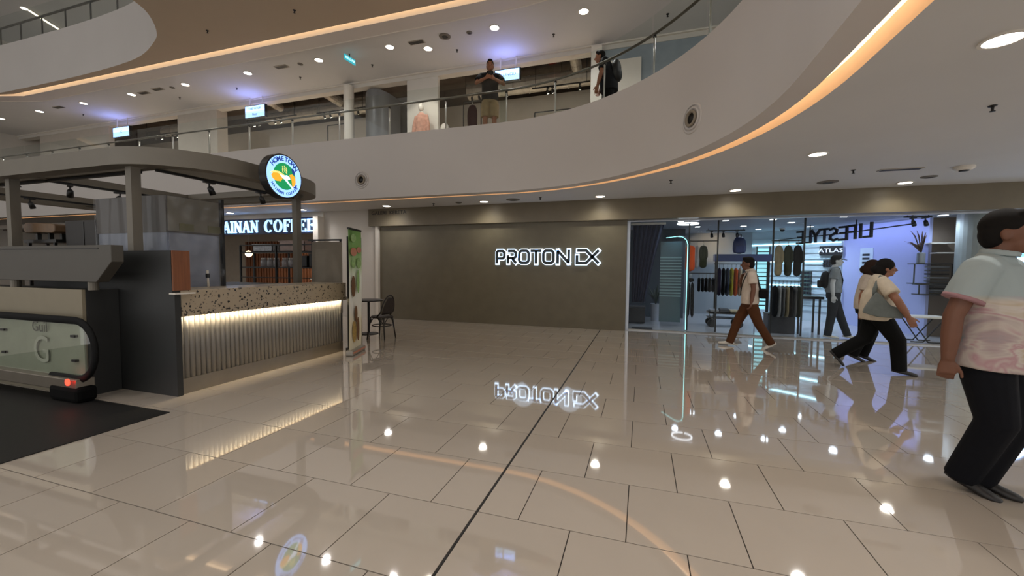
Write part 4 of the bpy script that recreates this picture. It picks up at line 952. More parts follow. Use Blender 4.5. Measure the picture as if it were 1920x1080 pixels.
word('COFFEE', -11.08, -9.13, 2.475, .37); word('AINAN', -12.82, -11.30, 2.475, .37); word('H', -13.22, -12.86, 2.475, .37)
cr = struct(MB().box(XL, -8.9, 13.6, 13.75, 0, 3.0).build('wall_cafe', M('cafe_wall', '9b8f80', rough=.6, var=.05)), 'pale rear wall of the cafe')
struct(MB().box(XL, -8.9, 9.9, 13.75, 2.86, 2.95).build('ceiling_cafe', M('cafe_ceiling', '6c6259', rough=.7)), 'cafe ceiling')
struct(MB().box(XL, -8.9, 9.76, 13.7, -.003, 0.001).build('floor_cafe', M('cafe_floor', '8f8677', rough=.3)), 'cafe floor')
struct(MB().box(-8.98, -8.85, 9.9, 13.7, 0, 3.0).build('wall_cafe_side', WALLW), 'white side wall of the cafe')
wp = thing('slatted_wood_panel', 'orange brown vertical wood slat panel on the cafe rear wall', 'panel', (-14.6, 13.55, 0))
WS = M('cafe_wood', '74462a', rough=.45, var=.15, scale=6, stretch=(6, 6, .5))
sl_ = None
for i in range(26):
    x = -16.6+i*.155
    if sl_ is None: sl_ = MB().box(-16.6-.05, -16.6+.05, 13.44, 13.585, 0, 2.5).build('slat', WS, wp)
    else: c_ = sl_.copy(); COL.objects.link(c_); c_.parent = wp; c_.location = (x+16.6, 0, 0)
for x, y in ((-14.3, 11.4), (-12.8, 11.6), (-11.3, 11.3), (-12.5, 12.8)):
    o = dup(dl, (x, y, 2.86), None, 'round downlight in the brown cafe ceiling', 'cafe downlights'); light('SPOT', (x, y, 2.84), 90, (1, .88, .72), .08, spot=140, blend=.8)
# cafe pendant, counter and chairs seen through the rack
pl_ = thing('pendant_lamp', 'glowing round pendant lamp inside the cafe', 'lamp', (-14.2, 11.6, 1.75))
MB().ell((-14.2, 11.6, 1.9), (.12, .12, .12), 14, 10).build('globe', E('pendant_globe', 'ffd9a8', 4.), pl_, smooth=True); MB().bar((-14.2, 11.6, 2.0), (-14.2, 11.6, 2.86), .012).build('cord', BLACK, pl_)
cc = thing('cafe_bar', 'yellow fronted low cafe bar below the wood slats', 'counter', (-11.2, 12.6, 0))
MB().box(-12.0, -9.9, 12.4, 12.9, 0, .95).build('body', M('bar_yellow', 'a8742c', rough=.5, var=.1), cc); MB().box(-12.05, -9.85, 12.35, 12.95, .95, 1.0).build('top', TRIMW, cc)
def tub_chair(loc, rz, mat, label):
    t = thing('tub_chair', label, 'chair', loc, 'pale tub chairs in the cafe', rz)
    loc_build(MB().grid(lambda a, b_: (.27*math.cos(R_(-30+240*a)), .27*math.sin(R_(-30+240*a)), .42+(.42-.1*abs(a-.5))*b_), 16, 4), 'backrest', mat, t, smooth=True, solid=.03)
    loc_build(MB().lathe([(.25, .40), (.27, .43), (.26, .46), (.1, .47)], n=18), 'seat', mat, t)
    for a in (45, 135, 225, 315): loc_build(MB().bar((.17*math.cos(R_(a)), .17*math.sin(R_(a)), .41), (.22*math.cos(R_(a)), .22*math.sin(R_(a)), 0), .025), 'leg', DARKM, t)
    return t
TC_ = M('tub_white', 'b9b0a3', rough=.6)
for x, y, rz in ((-10.3, 10.9, 1.0), (-11.3, 10.8, 2.2), (-12.4, 11.1, .3), (-9.9, 11.6, 4.)): tub_chair((x, y, 0), rz, TC_, 'pale tub chair on dark legs inside the cafe')
# ================================================================ BANNER, CHAIR, TABLE
bn = thing('roll_up_banner', 'green topped roll up food banner in a narrow stand at the counter end', 'banner', (-4.55, 5.62, 0))
def banner_mat():
    m = M('banner_print', 'cfc8b0', rough=.5, var=0); nt = m.node_tree; b = nt.nodes['Principled BSDF']
    tc = nt.nodes.new('ShaderNodeTexCoord'); sp = nt.nodes.new('ShaderNodeSeparateXYZ'); nt.links.new(tc.outputs['Object'], sp.inputs[0])
    nz = nt.nodes.new('ShaderNodeTexNoise'); nz.inputs['Scale'].default_value = 7; nt.links.new(tc.outputs['Object'], nz.inputs['Vector'])
    ad = nt.nodes.new('ShaderNodeMath'); ad.operation = 'MULTIPLY_ADD'; ad.inputs[1].default_value = .22; nt.links.new(nz.outputs['Fac'], ad.inputs[0]); nt.links.new(sp.outputs[2], ad.inputs[2])
    mr = nt.nodes.new('ShaderNodeMapRange'); mr.inputs[2].default_value = 2.1; nt.links.new(ad.outputs[0], mr.inputs[0])
    cr_ = nt.nodes.new('ShaderNodeValToRGB'); nt.links.new(mr.outputs[0], cr_.inputs[0]); e = cr_.color_ramp
    e.elements[0].color = (*lin('d8cfb4'), 1); e.elements[1].color = (*lin('6f9a4e'), 1)
    for p, c in ((.30, 'e2d8bb'), (.42, 'e6e3d8'), (.66, 'e4e8d8'), (.78, 'a8c58a'), (.88, '7fa85c')): q = e.elements.new(p); q.color = (*lin(c), 1)
    nt.links.new(cr_.outputs[0], b.inputs['Base Color']); return m
A_, B_ = Vector((-4.47, 5.37, 0)), Vector((-4.63, 5.88, 0)); dd = (B_-A_).normalized(); nn = Vector((dd.y, -dd.x, 0))
mb = MB(); mb.grid(lambda a, b_: tuple(A_.lerp(B_, a)+nn*(.012*math.sin(6*a+3*b_))+Vector((0, 0, .08+1.97*b_))), 10, 20); sheet = mb.build('printed_sheet', banner_mat(), bn, smooth=True)
def patch(a0, a1, z0, z1, mat, nm, bl_=.0):
    m_ = MB(); w = (a1-a0)/2; h = (z1-z0)/2; poly = []
    for i in range(14):
        an = 2*math.pi*i/14; poly.append(((a0+a1)/2+w*math.cos(an), (z0+z1)/2+h*math.sin(an)))
    L_ = (B_-A_).length
    m_.add([A_+dd*(a*L_)+nn*.026+Vector((0, 0, z)) for a, z in poly]+[A_+dd*(a*L_)+nn*.022+Vector((0, 0, z)) for a, z in poly], [tuple(range(14)), tuple(range(27, 13, -1))]+[(i, (i+1) % 14, 14+(i+1) % 14, 14+i) for i in range(14)])
    m_.build(nm, mat, sheet)
PB = M('print_brown', '6b4a2c', rough=.5, var=.3, scale=30); PR = M('print_red', 'b87a60', rough=.5); PG = M('print_green', '8dad6c', rough=.5, var=.3, scale=30); PY = M('print_tan', 'a88a4a', rough=.5, var=.3, scale=30)
patch(.12, .42, .95, 1.30, PB, 'printed_cup'); patch(.55, .75, 1.0, 1.40, PG, 'printed_cup'); patch(.35, .55, .52, .80, PB, 'printed_cup'); patch(.15, .45, .2, .55, PY, 'printed_cup'); patch(.5, .7, .2, .6, PB, 'printed_cup')
patch(.08, .55, 1.62, 1.76, PR, 'printed_title'); patch(.55, .92, 1.68, 1.78, PR, 'printed_title'); patch(.1, .5, 1.85, 1.98, PG, 'printed_leaf'); patch(.55, .9, 1.42, 1.60, PG, 'printed_leaf'); patch(.15, .4, 1.42, 1.56, PG, 'printed_leaf')
MB().bar(A_+Vector((0, 0, .045))-dd*.02, B_+Vector((0, 0, .045))+dd*.02, .13, .09).build('base_cassette', M('banner_base', '9c968c', rough=.35, metal=.4), bn, bevel=.02)
MB().bar(A_+nn*.067+Vector((0, 0, .05)), B_+nn*.067+Vector((0, 0, .05)), .004, .03).build('red_stripe', PR, bn)
MB().bar(A_+Vector((0, 0, 2.06)), B_+Vector((0, 0, 2.06)), .03).build('top_rail', DARKM, bn)
MB().bar((A_+B_)/2-nn*.05+Vector((0, 0, .05)), (A_+B_)/2-nn*.03+Vector((0, 0, 2.06)), .02).build('support_pole', BLACK, bn)
pd_ = thing('black_panel_stand', 'narrow black edge panel standing between the counter and the banner', 'panel', (-4.72, 5.86, 0))
MB().box(-4.79, -4.75, 5.72, 6.05, 0, 1.96).build('panel', BLACK, pd_); MB().box(-4.85, -4.70, 5.74, 6.0, 0, .04).build('foot', BLACK, pd_)
# black bistro chair
BIS = M('bistro_black', '17110e', rough=.5, var=.1); WEAVE = M('bistro_weave', '261c17', rough=.6, var=.3, scale=60)
def bistro(loc, rz, label):
    t = thing('bistro_chair', label, 'chair', loc, None, rz)
    loc_build(MB().lathe([(.19, .425), (.215, .435), (.215, .455), (.19, .465), (.05, .462)], n=22), 'seat', WEAVE, t, smooth=True)
    for (x, y) in ((.16, .15), (.16, -.15), (-.15, .14), (-.15, -.14)):
        loc_build(MB().tube([(x, y, .44), (x*1.12, y*1.12, .25), (x*1.32, y*1.28, 0)], [.016, .015, .013], 8), 'leg', BIS, t, smooth=True)
    n = 20; arch = []
    for i in range(n+1):
        a = math.pi*i/n; s_ = math.cos(a); arch.append((-.10-.10*math.sin(a)**.7 if True else 0, .205*s_, .44+.44*math.sin(a)**.75))
    arch[0] = (-.02, .205, .44); arch[-1] = (-.02, -.205, .44)
    loc_build(MB().tube(arch, .015, 8), 'back_hoop', BIS, t, smooth=True)
    def bk(u_, v):
        z = .50+.34*v; w = .165*math.sqrt(max(0, 1-(max(0, v-.25)/.78)**2)); return (-.125-.075*min(1, v*1.3), -w+2*w*u_, z)
    loc_build(MB().grid(bk, 10, 10), 'back_panel', WEAVE, t, smooth=True, solid=.012)
    ringp = [(.175*1.1*math.cos(a), .165*1.1*math.sin(a), .27) for a in [2*math.pi*i/20 for i in range(20)]]
    loc_build(MB().tube(ringp, .010, 6, closed=True), 'stretcher_ring', BIS, t, smooth=True)
    for a in (45, 135, 225, 315):
        for s_ in (-1, 1):
            c, s2 = math.cos(R_(a)), math.sin(R_(a)); c2, s3 = math.cos(R_(a+28*s_)), math.sin(R_(a+28*s_))
            loc_build(MB().tube([(.235*c, .225*s2, .30), (.215*(c+c2)/2, .205*(s2+s3)/2, .38), (.20*c2, .20*s3, .43)], .008, 6), 'brace', BIS, t, smooth=True)
    return t
bistro((-4.98, 6.95, 0), R_(178), 'black woven bistro chair with rounded back near the brown wall')
tb = thing('cafe_table', 'thin dark round cafe table partly hidden by the banner', 'table', (-5.60, 7.35, 0))
MB().lathe([(.30, .71), (.31, .72), (.31, .735), (.30, .74)], (-5.60, 7.35, 0), 26).build('table_top', BIS, tb); MB().cyl((-5.60, 7.35, .02), (-5.60, 7.35, .71), .025, n=12).build('pedestal', BIS, tb); MB().lathe([(.2, 0), (.2, .012), (.03, .03)], (-5.60, 7.35, 0), 20).build('foot', BIS, tb)
# ================================================================ UPPER GALLERY SHOPS
DKC = M('dark_ceiling_void', '5c5249', rough=.8, var=.2, scale=3); DUCT = M('duct_metal', 'b0a79b', rough=.35, metal=.3, var=.15, scale=8)
UW = M('upper_wall', 'b5ada2', rough=.7, var=.03)
wu_ = struct(MB().box(XL, 6, 12.9, 13.0, 4.3, 6.98).build('wall_upper_back', UW), 'pale rear wall of the upper shops')
struct(MB().box(XL, 6, 13.0, 13.1, 6.55, 7.7).build('wall_upper_void', DKC), 'dark open ceiling void behind the upper shopfronts')
struct(MB().box(XL, 6, 10.55, 13.1, 7.6, 7.7).build('ceiling_upper_shops', DKC), 'dark open ceiling of the upper shops')
n_ = [0]
def uwall(x0, x1, y0, y1, z1, mat, label):
    n_[0] += 1; return struct(MB().box(x0, x1, y0, y1, 4.3, z1).build('wall_upper_%s' % ['pier', 'end', 'lobby', 'display', 'column', 'bluegrey'][n_[0]-1], mat), label)
uwall(-16.15, -14.2, 10.52, 10.9, 6.9, UW, 'white pier between two upper shopfronts')
uwall(-24.5, -20.0, 10.52, 10.7, 6.9, UW, 'white wall at the far end of the upper gallery')
c1 = struct(MB().cyl((-8.58, 10.42, 4.3), (-8.58, 10.42, 6.9), .15, n=24).build('wall_upper_round_column', TRIMW, smooth=False), 'round white column on the upper gallery')
uwall(-8.45, -6.6, 11.6, 11.7, 6.9, M('upper_grey', '8f9090', rough=.5), 'grey wall of the recessed upper lobby')
mb = MB(); mb.grid(lambda a, b_: (-7.85+.62*math.cos(R_(200+140*a)), 11.5+.95*math.sin(R_(200+140*a)), 4.3+(2.35 if abs(a-.5) > 2 else 2.1+.40*math.sin(math.pi*min(1, max(0, .15+.7*a))))*b_), 20, 6)
struct(mb.build('wall_upper_drum', M('drum_grey', '77787a', rough=.35, metal=.3), smooth=True), 'curved grey metal wall with arched top on the upper gallery')
uwall(-6.62, -5.62, 10.52, 10.62, 6.9, WALLW, 'white display wall behind the pink dress')
uwall(-1.3, -1.04, 10.3, 10.7, 6.9, TRIMW, 'white column beside the upper door')
uwall(-1.04, 5.5, 10.52, 10.7, 6.9, M('upper_bluegrey', '8b959c', rough=.5), 'blue grey wall past the upper door')
dr = thing('service_door', 'white service door behind the stooping person', 'door', (-.55, 10.5, 4.3)); MB().box(-.98, -.12, 10.44, 10.51, 4.3, 6.55).build('leaf', TRIMW, dr); MB().bar((-.90, 10.44, 5.3), (-.90, 10.44, 5.5), .02).build('handle', STEEL, dr)
for i, (a, b_, r, lb) in enumerate((((-13.8, 12.3, 7.1), (-8.9, 12.3, 7.1), .22, 'silver air duct in the dark ceiling over the middle upper shop'), ((-12.9, 10.9, 7.42), (-12.9, 11.98, 7.3), .14, 'silver branch duct crossing above the middle upper shop'), ((-10.4, 10.9, 7.4), (-10.2, 11.98, 7.2), .16, 'wide silver branch duct near the round column'), ((-5.4, 12.2, 7.05), (-1.4, 12.2, 7.05), .24, 'silver air duct over the upper shop behind the standing man'), ((-4.6, 10.8, 7.44), (-4.2, 11.9, 7.2), .12, 'flexible duct dropping over the upper shop'), ((-1.9, 10.8, 7.4), (-1.9, 11.9, 7.2), .15, 'branch duct beside the white upper column'), ((-19.5, 12.2, 7.1), (-16.4, 12.2, 7.1), .2, 'air duct over the far upper shop'))):
    t = thing('air_duct', lb, 'duct', (Vector(a)+Vector(b_))/2); a = Vector(a); b_ = Vector(b_)
    MB().cyl(a, b_, r, n=14).build('pipe', DUCT, t, smooth=False)
    for f in (.25, .75): p = a.lerp(b_, f); MB().bar(p, (p.x, p.y, 7.605), .015).build('hanger_rod', DARKM, t)
    for f in (.2, .5, .8): p = a.lerp(b_, f); q = (b_-a).normalized()*.02; MB().cyl(p-q, p+q, r*1.06, n=14).build('collar', DUCT, t)
tag(MB().bar((-2.72, 10.8, 7.48), (-2.60, 11.9, 7.48), .22, .16).build('red_beam', M('red_paint', '7a2a1c', rough=.5)), 'red painted beam in the open ceiling of the upper shop', 'beam')
# track rails with lit spotlights
def utrack(x0, x1, y, z, lb, spots, yaw=0):
    sl2 = lb.replace('black lighting track', 'lit black spotlight on the track')
    t = thing('light_track', lb, 'light track', ((x0+x1)/2, y, z)); MB().box(x0, x1, y-.02, y+.02, z, z+.03).build('rail', BLACK, t)
    for x in (x0+.1, x1-.1): MB().bar((x, y, z+.03), (x, y, 7.6), .012).build('rod', BLACK, t)
    for x in spots:
        o = dup(usp, (x, y, z), random.uniform(-.6, .6), sl2); light('SPOT', (x, y-.06, z-.2), 130, (1, .95, .88), .04, (R_(18), 0, 0), spot=100, blend=.7)
usp = make_spot('track_spotlight', 'lit black spotlight on the track above the middle upper shop', 'upper shop track spotlights', True); usp.location = (-9.2, 11.6, 6.75)
utrack(-10.9, -8.9, 11.6, 6.75, 'black lighting track above the middle upper shop', [-10.6, -10.35, -9.7])
utrack(-13.9, -11.6, 11.4, 6.70, 'black lighting track at the pier side of the middle upper shop', [-13.6, -13.35, -12.6, -12.35])
utrack(-5.3, -3.6, 11.5, 6.66, 'black lighting track behind the standing man', [-5.0, -4.78, -3.9]); utrack(-3.2, -1.5, 11.8, 6.72, 'black lighting track by the red beam', [-2.75, -2.6, -1.8])
utrack(-19.4, -16.6, 11.4, 6.66, 'black lighting track over the far upper shop', [-18.8, -18.5, -17.6, -17.2])
# mannequin in pink dress, garments and rails
mq = thing('mannequin', 'white mannequin in a draped pink dress against the white display wall', 'mannequin', (-6.02, 10.3, 4.3))
MB().lathe([(.2, 0), (.2, .25)], (-6.02, 10.3, 4.3), 20).build('plinth', TRIMW, mq)
mb = MB().tube([(-6.02, 10.3, 4.55), (-6.02, 10.3, 4.9), (-6.02, 10.3, 5.3), (-6.02, 10.3, 5.55), (-6.02, 10.3, 5.72), (-6.02, 10.3, 5.80)], [(.24, .2), (.22, .18), (.17, .14), (.17, .12), (.15, .1), (.06, .06)], 16, up=(0, 1, 0))
for s_ in (-1, 1): mb.tube([(-6.02+s_*.15, 10.3, 5.72), (-6.02+s_*.22, 10.28, 5.45), (-6.02+s_*.24, 10.26, 5.2)], [.06, .055, .05], 10)
mb.build('dress', fabric('pink_dress', 'b98d7c', .2), mq, remesh=.02, sm=3)
MB().ell((-6.02, 10.28, 5.94), (.075, .09, .115), 14, 10).build('head', TRIMW, mq, smooth=True); MB().cyl((-6.02, 10.3, 5.76), (-6.02, 10.29, 5.88), .045, n=12).build('neck', TRIMW, mq)
def torso_form(loc, mat, lb, h=.62):
    t = thing('hanging_garment', lb, 'garment', loc); x, y, z = loc
    MB().tube([(x, y, z), (x, y, z+h*.4), (x, y, z+h*.8), (x, y, z+h)], [(.16, .09), (.15, .09), (.17, .09), (.07, .05)], 14, up=(0, 1, 0)).build('cloth', mat, t, sub=1)
    MB().tube([(x, y, z+h), (x, y, z+h+.06), (x+.03, y, z+h+.09)], .008, 6).build('hook', STEEL, t)
torso_form((-4.72, 10.9, 5.36), fabric('maroon_cloth', '2c1517'), 'dark maroon top hanging in the upper shop behind the glass', .75); torso_form((-5.5, 10.7, 5.0), TRIMW, 'white cloth piece beside the pink mannequin', .6)
light('SPOT', (-5.3, 9.4, 6.75), 60, (1, .9, .78), .03, (Vector((-5.3, 9.4, 6.75))-Vector((-6.1, 10.45, 5.5))).to_track_quat('Z', 'Y').to_euler(), spot=50, blend=.5)
dup(dl, (-5.3, 9.4, 7.0), None, 'recessed accent downlight aimed at the pink dress', 'accent downlights')
def rail_unit(x0, x1, y, z0, z1, lb):
    t = thing('clothes_rail', lb, 'clothes rail', ((x0+x1)/2, y, z0)); m_ = DARKM
    for x in (x0, x1): MB().bar((x, y, z0), (x, y, z1), .025).build('upright', m_, t)
    MB().bar((x0, y, z1), (x1, y, z1), .025).build('rail', m_, t); return t
rail_unit(-2.9, -1.45, 11.0, 4.3, 5.72, 'thin dark clothes rail in the upper shop past the standing man'); rail_unit(-5.0, -4.45, 10.9, 4.3, 6.2, 'dark clothes rail holding the maroon top'); rail_unit(-9.9, -8.95, 11.0, 4.3, 6.05, 'white framed clothes rail beside the round column')
# third level balustrade
b3 = thing('glass_balustrade', 'glass balustrade with dark rail on the topmost gallery', 'balustrade', (-17, 7.66, 8.42))
P3 = [Vector((x, 7.67)) for x in (-22.0, -20.9, -19.8, -18.69, -17.58, -16.42, -15.25, -14.08)]+[Vector((-12.9, 7.5)), Vector((-11.9, 7.22))]
for i in range(len(P3)-1): glass_seg([P3[i], P3[i+1]], 8.42, 9.3, 'glass_pane', GLASS, b3)
for p in P3: MB().bar((p.x, p.y+.05, 8.40), (p.x, p.y+.05, 9.0), .03).build('post', DARKM, b3)
MB().tube([(p.x, p.y+.06, 8.99) for p in P3], .03, 8).build('handrail', DARKM, b3)
for x, y in ((-19, 9.2), (-16, 9.2), (-22, 9.2)):
    dup(dl, (x, y, 10.9), None, 'round downlight in the ceiling above the topmost gallery', 'topmost gallery downlights'); light('SPOT', (x, y, 10.85), 30, (1, .93, .82), .08, spot=140, blend=.8)
ls = thing('linear_lamp', 'slim lit strip lamp crossing the ceiling above the topmost gallery', 'lamp', (-17.0, 9, 10.85)); a = PX(55, 20, Z=10.87); b_ = PX(112, 56, Z=10.87)
MB().bar((a.x, a.y, 10.87), (b_.x, b_.y, 10.87), .06, .03).build('tube', E('strip_lamp', 'fff0d0', 5.), ls); MB().bar((a.x, a.y, 10.885), (b_.x, b_.y, 10.885), .1, .02).build('housing', TRIMW, ls)
# ================================================================ CLOTHING SHOP BEHIND GLASS
GY = 9.97
CW = M('shop_wall_grey', '8a8c90', rough=.6, var=.03); SHC = M('shop_ceiling', '9598a0', rough=.7, var=.02)
win = struct(MB().box(-.33, XR, GY-.03, GY+.03, 0, .03).build('window_1', STEEL), 'full height glass shopfront of the clothing shop')
edges = [-.28, .98, 2.25, 3.60, 5.02, 6.4, 7.8, 9.3]
for i in range(len(edges)-1): MB().box(edges[i]+.006, edges[i+1]-.006, GY-.006, GY+.006, .03, 2.575).build('pane', GLASS2, win)
MB().box(-.34, -.27, GY-.05, GY+.05, 0, 2.58).build('frame_post', M('frame_alu', 'a9adb4', rough=.3, metal=.7), win)
MB().box(-.34, XR, GY-.03, GY+.03, 2.545, 2.585).build('frame_head', _M['frame_alu'], win)
struct(MB().box(-.45, XR, 9.78, 15.2, -.003, .002).build('floor_shop', M('shop_floor_gloss', 'b2b3b8', rough=.08, var=.03, scale=1.5)), 'pale glossy floor of the clothing shop')
struct(MB().box(-.45, XR, 9.9, 15.2, 2.63, 2.7).build('ceiling_shop', SHC), 'grey ceiling of the clothing shop')
struct(MB().box(-.5, -.34, 9.87, 15.2, 0, 2.7).build('wall_shop_left', M('shop_wall_navy', '2c3344', rough=.6)), 'dark navy side wall of the shop')
struct(MB().box(-.4, 1.2, 12.9, 13.0, 0, 2.7).build('wall_shop_lobby', M('shop_wall_teal', '3c4a55', rough=.5)), 'dark teal wall behind the curtain')
struct(MB().box(1.2, 3.3, 14.5, 14.6, 0, 2.7).build('wall_shop_back', CW), 'grey rear wall of the shop with lamp pools')
def vwall(name, a, b_, z1, mat, label, th=.08):
    a = Vector((*a, 0)); b_ = Vector((*b_, 0)); d = (b_-a).normalized(); n = Vector((-d.y, d.x, 0)); n = n if n.x+n.y > 0 else -n
    m_ = MB(); m_.add([a, b_, b_+n*th, a+n*th]+[p+Vector((0, 0, z1)) for p in (a, b_, b_+n*th, a+n*th)], [(0, 3, 2, 1), (4, 5, 6, 7), (0, 1, 5, 4), (1, 2, 6, 5), (2, 3, 7, 6), (3, 0, 4, 7)])
    return struct(m_.build(name, mat), label)
WA, WB, WC = Vector((3.1, 14.9)), Vector((5.2, 13.2)), Vector((6.03, 11.35))
w1_ = vwall('wall_shop_display', WA, WB, 2.7, M('slatwall_white', 'c8d6e0', rough=.5, var=.03), 'white slatted display wall of the shop')
vwall('wall_shop_lavender', WB, WC, 2.7, M('lavender_wall', 'b0b9e8', rough=.6, var=.02), 'smooth lavender blue wall of the shop')
struct(MB().box(6.02, XR, 11.4, 11.5, 0, 2.7).build('wall_shop_brown', M('shop_wall_brown', '6b5d50', rough=.6)), 'brown wall with shelves past the lavender wall')
struct(MB().cyl((6.62, 10.75, 0), (6.62, 10.75, 2.66), .42, n=32).build('wall_shop_column', M('column_pale', 'a9b0ac', rough=.4), smooth=False), 'broad pale round column inside the shop')
# shop lamps
CL_ = (.70, .83, 1.0)
gsl = 'small square lamps in the shop ceiling'
sq = thing('ceiling_lamp', 'small square white lamp in the clothing shop ceiling', 'lamp', (0, 0, 0), gsl)
MB().box(-.06, .06, -.06, .06, -.008, 0).build('lamp', E('shop_lamp', 'f2f8ff', 6.), sq); MB().box(-.075, .075, -.075, .075, -.004, .0).build('frame', TRIMW, sq)
ff = True
for x, y in ((.9, 10.9), (1.9, 10.9), (1.45, 12.3), (2.6, 12.4), (2.9, 10.9), (3.5, 11.7), (4.2, 10.7), (3.2, 13.4), (4.3, 12.9), (6.0, 10.9), (.2, 11.6)):
    o = sq if ff else dup(sq, (0, 0, 0)); ff = False; o.location = (x, y, 2.63); light('SPOT', (x, y, 2.60), 4 if x < .5 else (18 if x < 3.1 else (95 if y > 12.5 else 30)), CL_, .07, spot=155, blend=.9)
light('AREA', (5.15, 12.0, 2.58), 11, (.50, .58, 1.0), .25, (0, R_(-35), R_(24)), sy=1.9)
def seg_pt(f): # along the letter rail (plan)
    P = [Vector((3.56, 13.45)), Vector((4.62, 11.80)), Vector((5.12, 10.05))]; L_ = [(P[1]-P[0]).length, (P[2]-P[1]).length]; s_ = f*sum(L_)
    return P[0].lerp(P[1], s_/L_[0]) if s_ < L_[0] else P[1].lerp(P[2], (s_-L_[0])/L_[1])
def RZ(f): return 2.30+.09*f
rl = thing('letter_rail', 'dark letters seen from behind on a thin black rail inside the glass', 'sign', (4.9, 12.2, 2.1))
MB().tube([(seg_pt(f).x, seg_pt(f).y, RZ(f)) for f in [i/16 for i in range(17)]], .014, 6).build('rail', BLACK, rl)
for f in (.30, .62, .98): p = seg_pt(f); MB().bar((p.x, p.y, RZ(f)), (p.x, p.y, 2.63), .02).build('hanger', BLACK, rl)
LB = M('lifestyle_black', '15161b', rough=.5)
def fat_of_px(px_):   # parameter whose rail point projects to column px_
    lo, hi = 0., 1.
    for _ in range(40):
        mid = (lo+hi)/2; p = seg_pt(mid)
        if TOPX((p.x, p.y, 2.4))[0] < px_: lo = mid
        else: hi = mid
    return lo
GLY = {'L': [((0, 1), (0, 0)), ((0, 0), (.6, 0))], 'I': [((.1, 0), (.1, 1))], 'F': [((0, 0), (0, 1)), ((0, 1), (.6, 1)), ((0, .52), (.5, .52))], 'E': [((0, 0), (0, 1)), ((0, 1), (.6, 1)), ((0, .52), (.5, .52)), ((0, 0), (.6, 0))],
       'S': [((.6, .9), (.3, 1)), ((.3, 1), (.05, .85)), ((.05, .85), (.08, .62)), ((.08, .62), (.55, .4)), ((.55, .4), (.6, .15)), ((.6, .15), (.3, 0)), ((.3, 0), (0, .1))], 'T': [((0, 1), (.66, 1)), ((.33, 1), (.33, 0))], 'Y': [((0, 1), (.33, .48)), ((.66, 1), (.33, .48)), ((.33, .48), (.33, 0))]}
pxs = [1634, 1617, 1604, 1588, 1570, 1553, 1537, 1520, 1506, 1492]
for i, ch in enumerate('LIFESTYLE'):
    a = seg_pt(fat_of_px(pxs[i])); b_ = seg_pt(fat_of_px(pxs[i+1])); d = Vector((b_.x-a.x, b_.y-a.y, 0)); w = d.length
    z_ = RZ(fat_of_px(pxs[i]))-.15; mb = MB(); sx_ = min(.85*w, .42) if ch != 'I' else .3
    for q0, q1 in GLY[ch]:
        A = Vector((a.x, a.y, z_))+d.normalized()*(q0[0]/.66*sx_)+Vector((0, 0, q0[1]*.30)); B_ = Vector((a.x, a.y, z_))+d.normalized()*(q1[0]/.66*sx_)+Vector((0, 0, q1[1]*.30))
        e = (B_-A).normalized()*.02; mb.bar(A-e, B_+e, .05, .042, up=d.normalized().cross(Vector((0, 0, 1)))) if True else None
    mb.build('letter', LB, rl)
# display wall fittings: slat boards, goods, sign
dW = (WB-WA).normalized(); nW = Vector((dW.y, -dW.x))   # towards the shop
if nW.y > 0: nW = -nW
def onW(u_, z, off=0.): p = WA+dW*u_+nW*off; return Vector((p.x, p.y, z))
LWd = (WB-WA).length
for i in range(13):
    z = .35+i*.165; a, b_ = onW(.05, z, .02), onW(LWd-.03, z, .02); MB().bar(a, b_, .02, .12).build('slat_board', M('slat_board', 'bcd0da', rough=.4), w1_)
for z in (2.22, 1.7, 1.0): MB().bar(onW(.05, z, .038), onW(LWd-.05, z, .038), .016).build('led_line', E('led_cyan', 'bff4ff', 6.), w1_)
def uW(px_):
    lo, hi = 0., LWd
    for _ in range(40):
        m__ = (lo+hi)/2
        if TOPX(onW(m__, 1.8, .06))[0] < px_: lo = m__
        else: hi = m__
    return lo
def zW(u_, py):
    lo, hi = 0., 3.
    for _ in range(40):
        m__ = (lo+hi)/2
        if TOPX(onW(u_, m__, .06))[1] > py: lo = m__
        else: hi = m__
    return lo
def goods(pa_, pb_, ya_, yb_, nu, nz, mat, lb, nm):
    u0, u1 = uW(pa_), uW(pb_); z1, z0 = zW((u0+u1)/2, ya_), zW((u0+u1)/2, yb_)
    t = thing(nm, lb, 'display', onW((u0+u1)/2, z0, .1)); 
    MB().bar(onW(u0, (z0+z1)/2, .056), onW(u1, (z0+z1)/2, .056), .02, z1-z0).build('back_board', STEEL, t)
    for i in range(nu):
        for j in range(nz):
            a = onW(u0+(u1-u0)*(i+.18)/nu, z0+(z1-z0)*(j+.5)/nz, .095); b_ = onW(u0+(u1-u0)*(i+.82)/nu, z0+(z1-z0)*(j+.5)/nz, .095); MB().bar(a, b_, .06, (z1-z0)/nz*.66).build('pack', mat, t)
BLP = M('goods_dark', '1d2430', rough=.4); RED = M('goods_red', '5a2a2a', rough=.5, var=.4, scale=25)
goods(1544, 1572, 487, 501, 6, 3, BLP, 'rack of small dark packs under the black lettered sign', 'goods_rack'); goods(1582, 1599, 503, 525, 4, 3, BLP, 'grid of small dark items beside the mannequin', 'goods_rack')
goods(1579, 1599, 533, 556, 5, 3, BLP, 'low grid of dark items above the red pack', 'goods_rack'); goods(1578, 1598, 559, 573, 1, 1, RED, 'dark red patterned pack low on the display wall', 'goods_rack'); goods(1580, 1599, 576, 594, 1, 1, M('goods_grey', '6a6f75', rough=.5), 'grey carton at the foot of the display wall', 'goods_rack')
goods(1503, 1524, 508, 560, 4, 7, BLP, 'tall column of dark goods beside the hanging garments', 'goods_rack')
ua, ub = uW(1537), uW(1580); za = zW((ua+ub)/2, 470)
